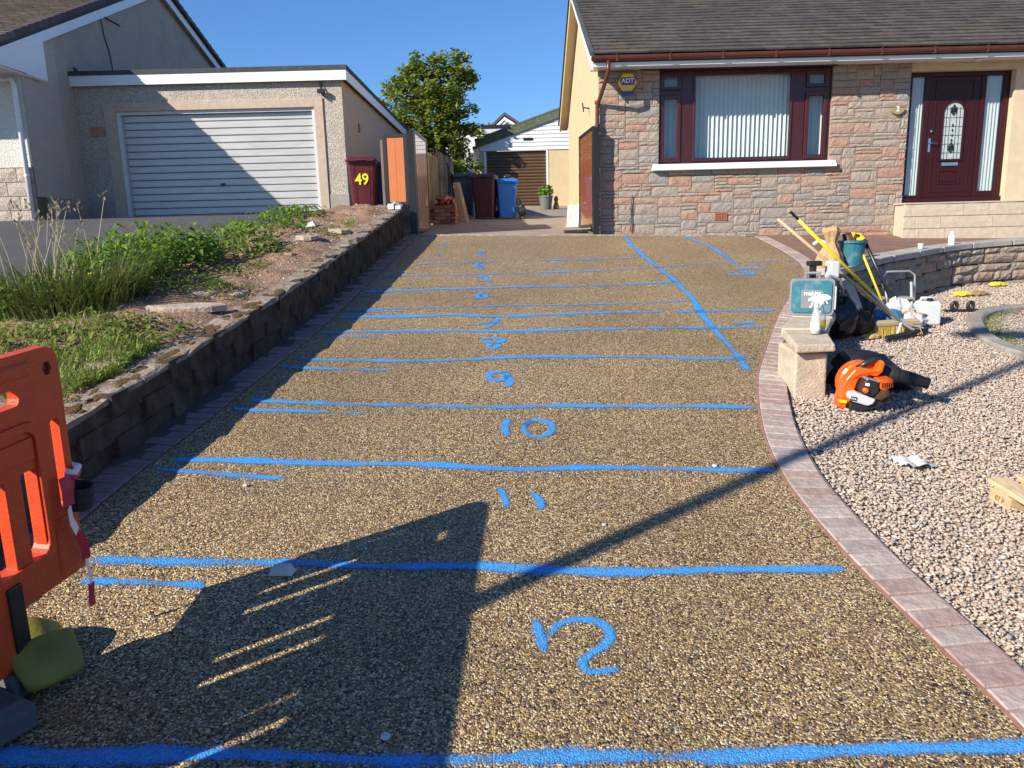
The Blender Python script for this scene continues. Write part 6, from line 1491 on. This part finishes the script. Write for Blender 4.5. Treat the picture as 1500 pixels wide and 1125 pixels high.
# rubbish bags: lumpy closed shells
def lump(name, label, cat, c, r, m, seed, group=None, kz=1.0):
    q = random.Random(seed); ph_ = [q.uniform(0, 6.28) for _ in range(6)]; loops = []
    for i in range(1, 11):
        v = math.pi * i / 11; loops.append([(r[0] * math.sin(v) * math.cos(u) * (1 + .16 * math.sin(3 * u + ph_[0] + 2 * v) + .09 * math.sin(6 * u + ph_[1] - 4 * v)), r[1] * math.sin(v) * math.sin(u) * (1 + .15 * math.sin(2 * u + ph_[2]) + .08 * math.sin(7 * u + ph_[3])), max(0, r[2] * (.42 - .58 * math.cos(v) * -1 if False else .5 + .5 * -math.cos(v)) * (1 + .14 * math.sin(4 * u + ph_[4])))) for u in np.linspace(0, 2 * math.pi, 21)[:-1]])
    for lp in loops:
        for i_, p_ in enumerate(lp): k_ = 1 + q.uniform(-.11, .11); lp[i_] = (p_[0] * k_, p_[1] * k_, p_[2] * (1 + q.uniform(-.1, .1)))
    o = build(name, MB().loft(loops), m, smooth=False); o.location = c
    return tag(o, label, cat, group)
lump('white_bag', 'crumpled white plastic bag in front of folding step', 'bag', (3.84, 7.40, GG(3.8, 7.4) + .06), (.13, .10, .17), 'whitebag', 3)
lump('blue_sack', 'blue and white sack slumped under the broom pole', 'sack', (3.62, 7.18, GG(3.6, 7.2)), (.17, .12, .17), 'bluesack', 4)
lump('white_bag', 'second crumpled white bag beside broom head', 'bag', (3.86, 7.16, GG(3.9, 7.2)), (.12, .09, .14), 'whitebag', 5)
lump('paper_bag', 'flattened brown paper on the heap of bags', 'paper', (3.88, 7.28, GG(3.9, 7.3) + .07), (.14, .07, .07), 'paper', 6)
lump('rusty_bucket_heap', 'dark rusty heap of stained sacking in shade of the wall', 'heap', (3.18, 6.95, GG(3.2, 6.95)), (.20, .17, .24), 'rust', 7)
lump('black_fill_heap', 'added black heap for dark stuff and shadow between tool case and bags', 'bag', (2.98, 6.80, GG(3, 6.8)), (.17, .17, .40), 'blackpl', 10)  # added dark lump, fills in for shadow among black clutter
lump('dark_fill_heap', 'added dark heap standing for shadow against the inside of wall corner', 'sack', (3.35, 7.28, GG(3.3, 7.3)), (.20, .14, .34), 'rubber', 11)  # added lump, its colour deepens the shaded wall corner
lump('pale_tub', 'pale blue grey tub lid in the shade behind broom pole', 'tub', (3.52, 7.38, GG(3.5, 7.4) + .10), (.11, .09, .12), 'lightgrey', 8)
lump('torn_paper', 'torn brown paper scrap at left end of broom head', 'paper', (3.28, 6.80, GG(3.3, 6.8)), (.10, .06, .05), 'paper', 9)
tag(build('paper_roll', MB().tube((3.97, 7.52, GG(4, 7.5) + .06), (4.14, 7.42, GG(4, 7.5) + .05), .018), 'white'), 'white rolled paper lying beside the jerrycan', 'roll')
tag(build('paper_roll', MB().tube((3.97, 7.44, GG(4, 7.5) + .03), (4.13, 7.36, GG(4, 7.5) + .03), .016), 'gloveb'), 'brown cardboard tube lying beside the jerrycan', 'tube')
# jerrycan
jz = GG(4.09, 7.35)
jc = thing('jerrycan', 'cloudy white plastic jerrycan standing on the gravel', 'jerrycan', (4.09, 7.35, jz), R(-6))
build('can', MB().loft([[(-.10, -.075, 0), (.10, -.075, 0), (.10, .075, 0), (-.10, .075, 0)], [(-.105, -.08, .02), (.105, -.08, .02), (.105, .08, .02), (-.105, .08, .02)], [(-.105, -.08, .20), (.105, -.08, .20), (.105, .08, .20), (-.105, .08, .20)], [(-.085, -.06, .235), (.085, -.06, .235), (.085, .06, .235), (-.085, .06, .235)]]), 'translucent', jc, local=True, bevel=.016, seg=3)
build('handle', MB().path([(-.07, 0, .22), (-.06, 0, .262), (.05, 0, .262), (.06, 0, .22)], .014, 8), 'translucent', jc, local=True, smooth=True)
build('cap', MB().lathe([(.028, .235), (.028, .262), (.02, .264)], 14, (.005, -.035, 0)), 'blackpl', jc, local=True)
# small pulling handles, gloves, bottles
hk = thing('hand_float', 'pair of round dark grips on a flat bar lying on gravel', 'tool', (4.7, 7.86, GG(4.7, 7.86)))
build('base_plate', MB().box(4.56, 4.92, 7.83, 7.90, GG(4.7, 7.86) + .01, GG(4.7, 7.86) + .03), 'blackpl', hk)
for x in (4.66, 4.83): build('grip', MB().path([(x + .028 * math.cos(a), 7.86, GG(4.7, 7.86) + .065 + .04 * math.sin(a)) for a in np.linspace(0, 2 * math.pi, 13)], .02, 7), 'blackpl', hk)
for k, (x, y, lab) in enumerate(((5.18, 8.62, 'yellow work glove on gravel nearer the jerrycan'), (5.40, 8.66, 'brown and yellow work glove beside the other glove'), (5.93, 9.17, 'yellow work glove at foot of garden wall'))):
    lump('work_glove', lab, 'glove', (x, y, GG(x, y)), (.11, .06, .055), 'yelcloth' if k != 1 else 'gloveb', 20 + k, 'work gloves')
tag(build('white_bottle', MB().lathe([(.035, 0), (.037, .1), (.02, .125), (.015, .13), (.016, .16)], 14, (5.30, 9.12, 1.375)), 'whitetext'), 'small white bottle with cap standing on wall coping', 'bottle')
tag(build('plastic_cup', MB().lathe([(.025, 0), (.035, .06), (.033, .062)], 12, (4.72, 8.72, 1.352)), 'translucent'), 'small clear cup standing on wall coping', 'cup')

# ------------------------------------------------------------------ leaf blower
s = .0041; bo = Vector((2.20, 4.93, GG(2.25, 4.93)))
bw_ = thing('leaf_blower', 'orange and black handheld leaf blower lying on the gravel', 'leaf blower', bo, R(-8))
def Q(px, py, y=0): return Vector(((px - 1228) * s, y, (612 - py) * s))
def qp(pts): return [((px - 1228) * s, (612 - py) * s) for px, py in pts]
build('housing', MB().plate(qp([(1230, 594), (1232, 575), (1238, 560), (1250, 545), (1260, 541), (1285, 546), (1288, 532), (1293, 529), (1297, 534), (1294, 548), (1286, 556), (1264, 553), (1257, 562), (1252, 580), (1247, 598), (1240, 604)]), [], .13, Matrix.Translation((0, .07, 0))), 'orange2', bw_, local=True, bevel=.014, seg=3)
build('foot', MB().plate(qp([(1226, 592), (1242, 594), (1240, 612), (1226, 606)]), [], .10, Matrix.Translation((0, .05, 0))), 'orange2', bw_, local=True, bevel=.012)
build('foot_label', MB().plate(qp([(1229, 593.5), (1241, 595), (1240, 600), (1228, 598)]), [], .004, Matrix.Translation((0, -.003, 0))), 'yelpole', bw_, local=True)
build('fan_housing', MB().lathe([(.03, -.02), (.13, -.02), (.15, 0), (.15, .09), (.12, .11)], 24, T=Matrix.Translation(Q(1270, 572, .20)) @ Matrix.Rotation(R(90), 4, 'X')), 'orange2', bw_, local=True)
build('handle', MB().path([Q(1258, 545, .07), Q(1272, 536, .07), Q(1284, 530, .07), Q(1291, 532, .07)], .02, 10), 'blackpl', bw_, local=True, smooth=True)
build('engine_cover', MB().plate(qp([(1258, 561), (1264, 555), (1281, 560), (1283, 574), (1276, 584), (1254, 577)]), [], .12, Matrix.Translation((0, -.03, 0))), 'blackpl', bw_, local=True, bevel=.012, seg=3)
build('cover_edge', MB().plate(qp([(1264, 554), (1283, 559.5), (1281, 562), (1262, 557)]), [], .11, Matrix.Translation((0, -.032, 0))), 'greypl', bw_, local=True, bevel=.004)
build('badge', MB().plate(qp([(1261, 561), (1267, 562.5), (1266.5, 567), (1260, 565.5)]), [], .004, Matrix.Translation((0, -.093, 0))), 'whitetext', bw_, local=True)
build('knob', MB().lathe([(.018, 0), (.018, .02), (.012, .024)], 12, T=Matrix.Translation(Q(1260.5, 573, -.092)) @ Matrix.Rotation(R(90), 4, 'X')), 'orange2', bw_, local=True)
cy = build('cylinder_shroud', MB().plate(qp([(1282, 557), (1304, 556), (1305, 570), (1290, 575), (1284, 572)]), [], .13, Matrix.Translation((0, -.01, 0))), 'orange2', bw_, local=True, bevel=.008)
for k in range(5): build('cooling_slot', MB().plate(qp([(1287 + k * 3.4, 562), (1288.4 + k * 3.4, 562), (1289 + k * 3.4, 571), (1287.6 + k * 3.4, 571)]), [], .004, Matrix.Translation((0, -.077, 0))), 'dark', cy, local=True)
build('fuel_tank', MB().plate(qp([(1240, 580), (1250, 578), (1266, 584), (1281, 590), (1277, 597), (1268, 601), (1245, 594), (1239, 589)]), [], .11, Matrix.Translation((0, -.02, 0))), 'lightgrey', bw_, local=True, bevel=.02, seg=3)
tk = build('tank_label', MB().plate(qp([(1241, 584), (1251, 586), (1250, 592.5), (1240, 590)]), [], .004, Matrix.Translation((0, -.077, 0))), 'dark', bw_, local=True)
text('lettering', 'STIHL', .014, 'whitetext', bw_, Matrix.Translation(Q(1245.5, 588.4, -.0795)) @ Matrix.Rotation(R(12), 4, 'Y') @ FACE_CAM, depth=.0005)
build('motor_base', MB().plate(qp([(1243, 597), (1262, 600), (1284, 592), (1300, 580), (1303, 590), (1290, 604), (1262, 612), (1242, 611)]), [], .15, Matrix.Translation((0, .03, 0))), 'blackpl', bw_, local=True, bevel=.01)
build('exhaust', MB().plate(qp([(1276, 578), (1298, 572), (1302, 583), (1288, 592), (1278, 589)]), [], .14, Matrix.Translation((0, -.005, 0))), 'rust', bw_, local=True, bevel=.01)
build('tube', MB().path([Q(1290, 556, .14), Q(1312, 557, .13), Q(1322, 557, .12), Q(1324, 558, .12), Q(1345, 563, .10), Q(1372, 571, .08)], [.058, .056, .055, .048, .045, .037], 16), 'greypl' if False else 'rubber', bw_, local=True, smooth=True)
build('tube_collar', MB().tube(Q(1318, 557, .125), Q(1326, 558.5, .12), .058, n=16), 'blackpl', bw_, local=True)
# black bag behind the blower
lo = []
cb = Vector((2.62, 5.38, GG(2.6, 5.4)))
for x, h_, w_ in ((-.26, .20, .10), (-.20, .29, .15), (-.08, .30, .17), (.06, .28, .16), (.18, .18, .13), (.27, .05, .08)):
    lo.append([(x + .03 * math.sin(a * 3), w_ * math.cos(a) * (1 + .1 * math.sin(4 * a + x * 9)), max(.0, h_ * (.5 + .5 * math.sin(a)) + .012 * math.sin(6 * a + x * 20))) for a in np.linspace(0, 2 * math.pi, 19)[:-1]])
bgb = thing('black_bag', 'slumped shiny black bag behind the leaf blower', 'bag', cb, R(-6))
build('bag', MB().loft(lo), mat('black_polythene', (.014, .014, .016), .25, .3, 8, bump=.6, bs=25), bgb, local=True, smooth=True)
build('white_seam', MB().path([(-.25, -.04, .20), (-.22, -.10, .12), (-.17, -.15, .03)], .008, 6), 'whitetext', bgb, local=True)
build('white_seam', MB().path([(.13, -.09, .19), (.18, -.11, .14), (.21, -.11, .11)], .006, 6), 'whitetext', bgb, local=True)
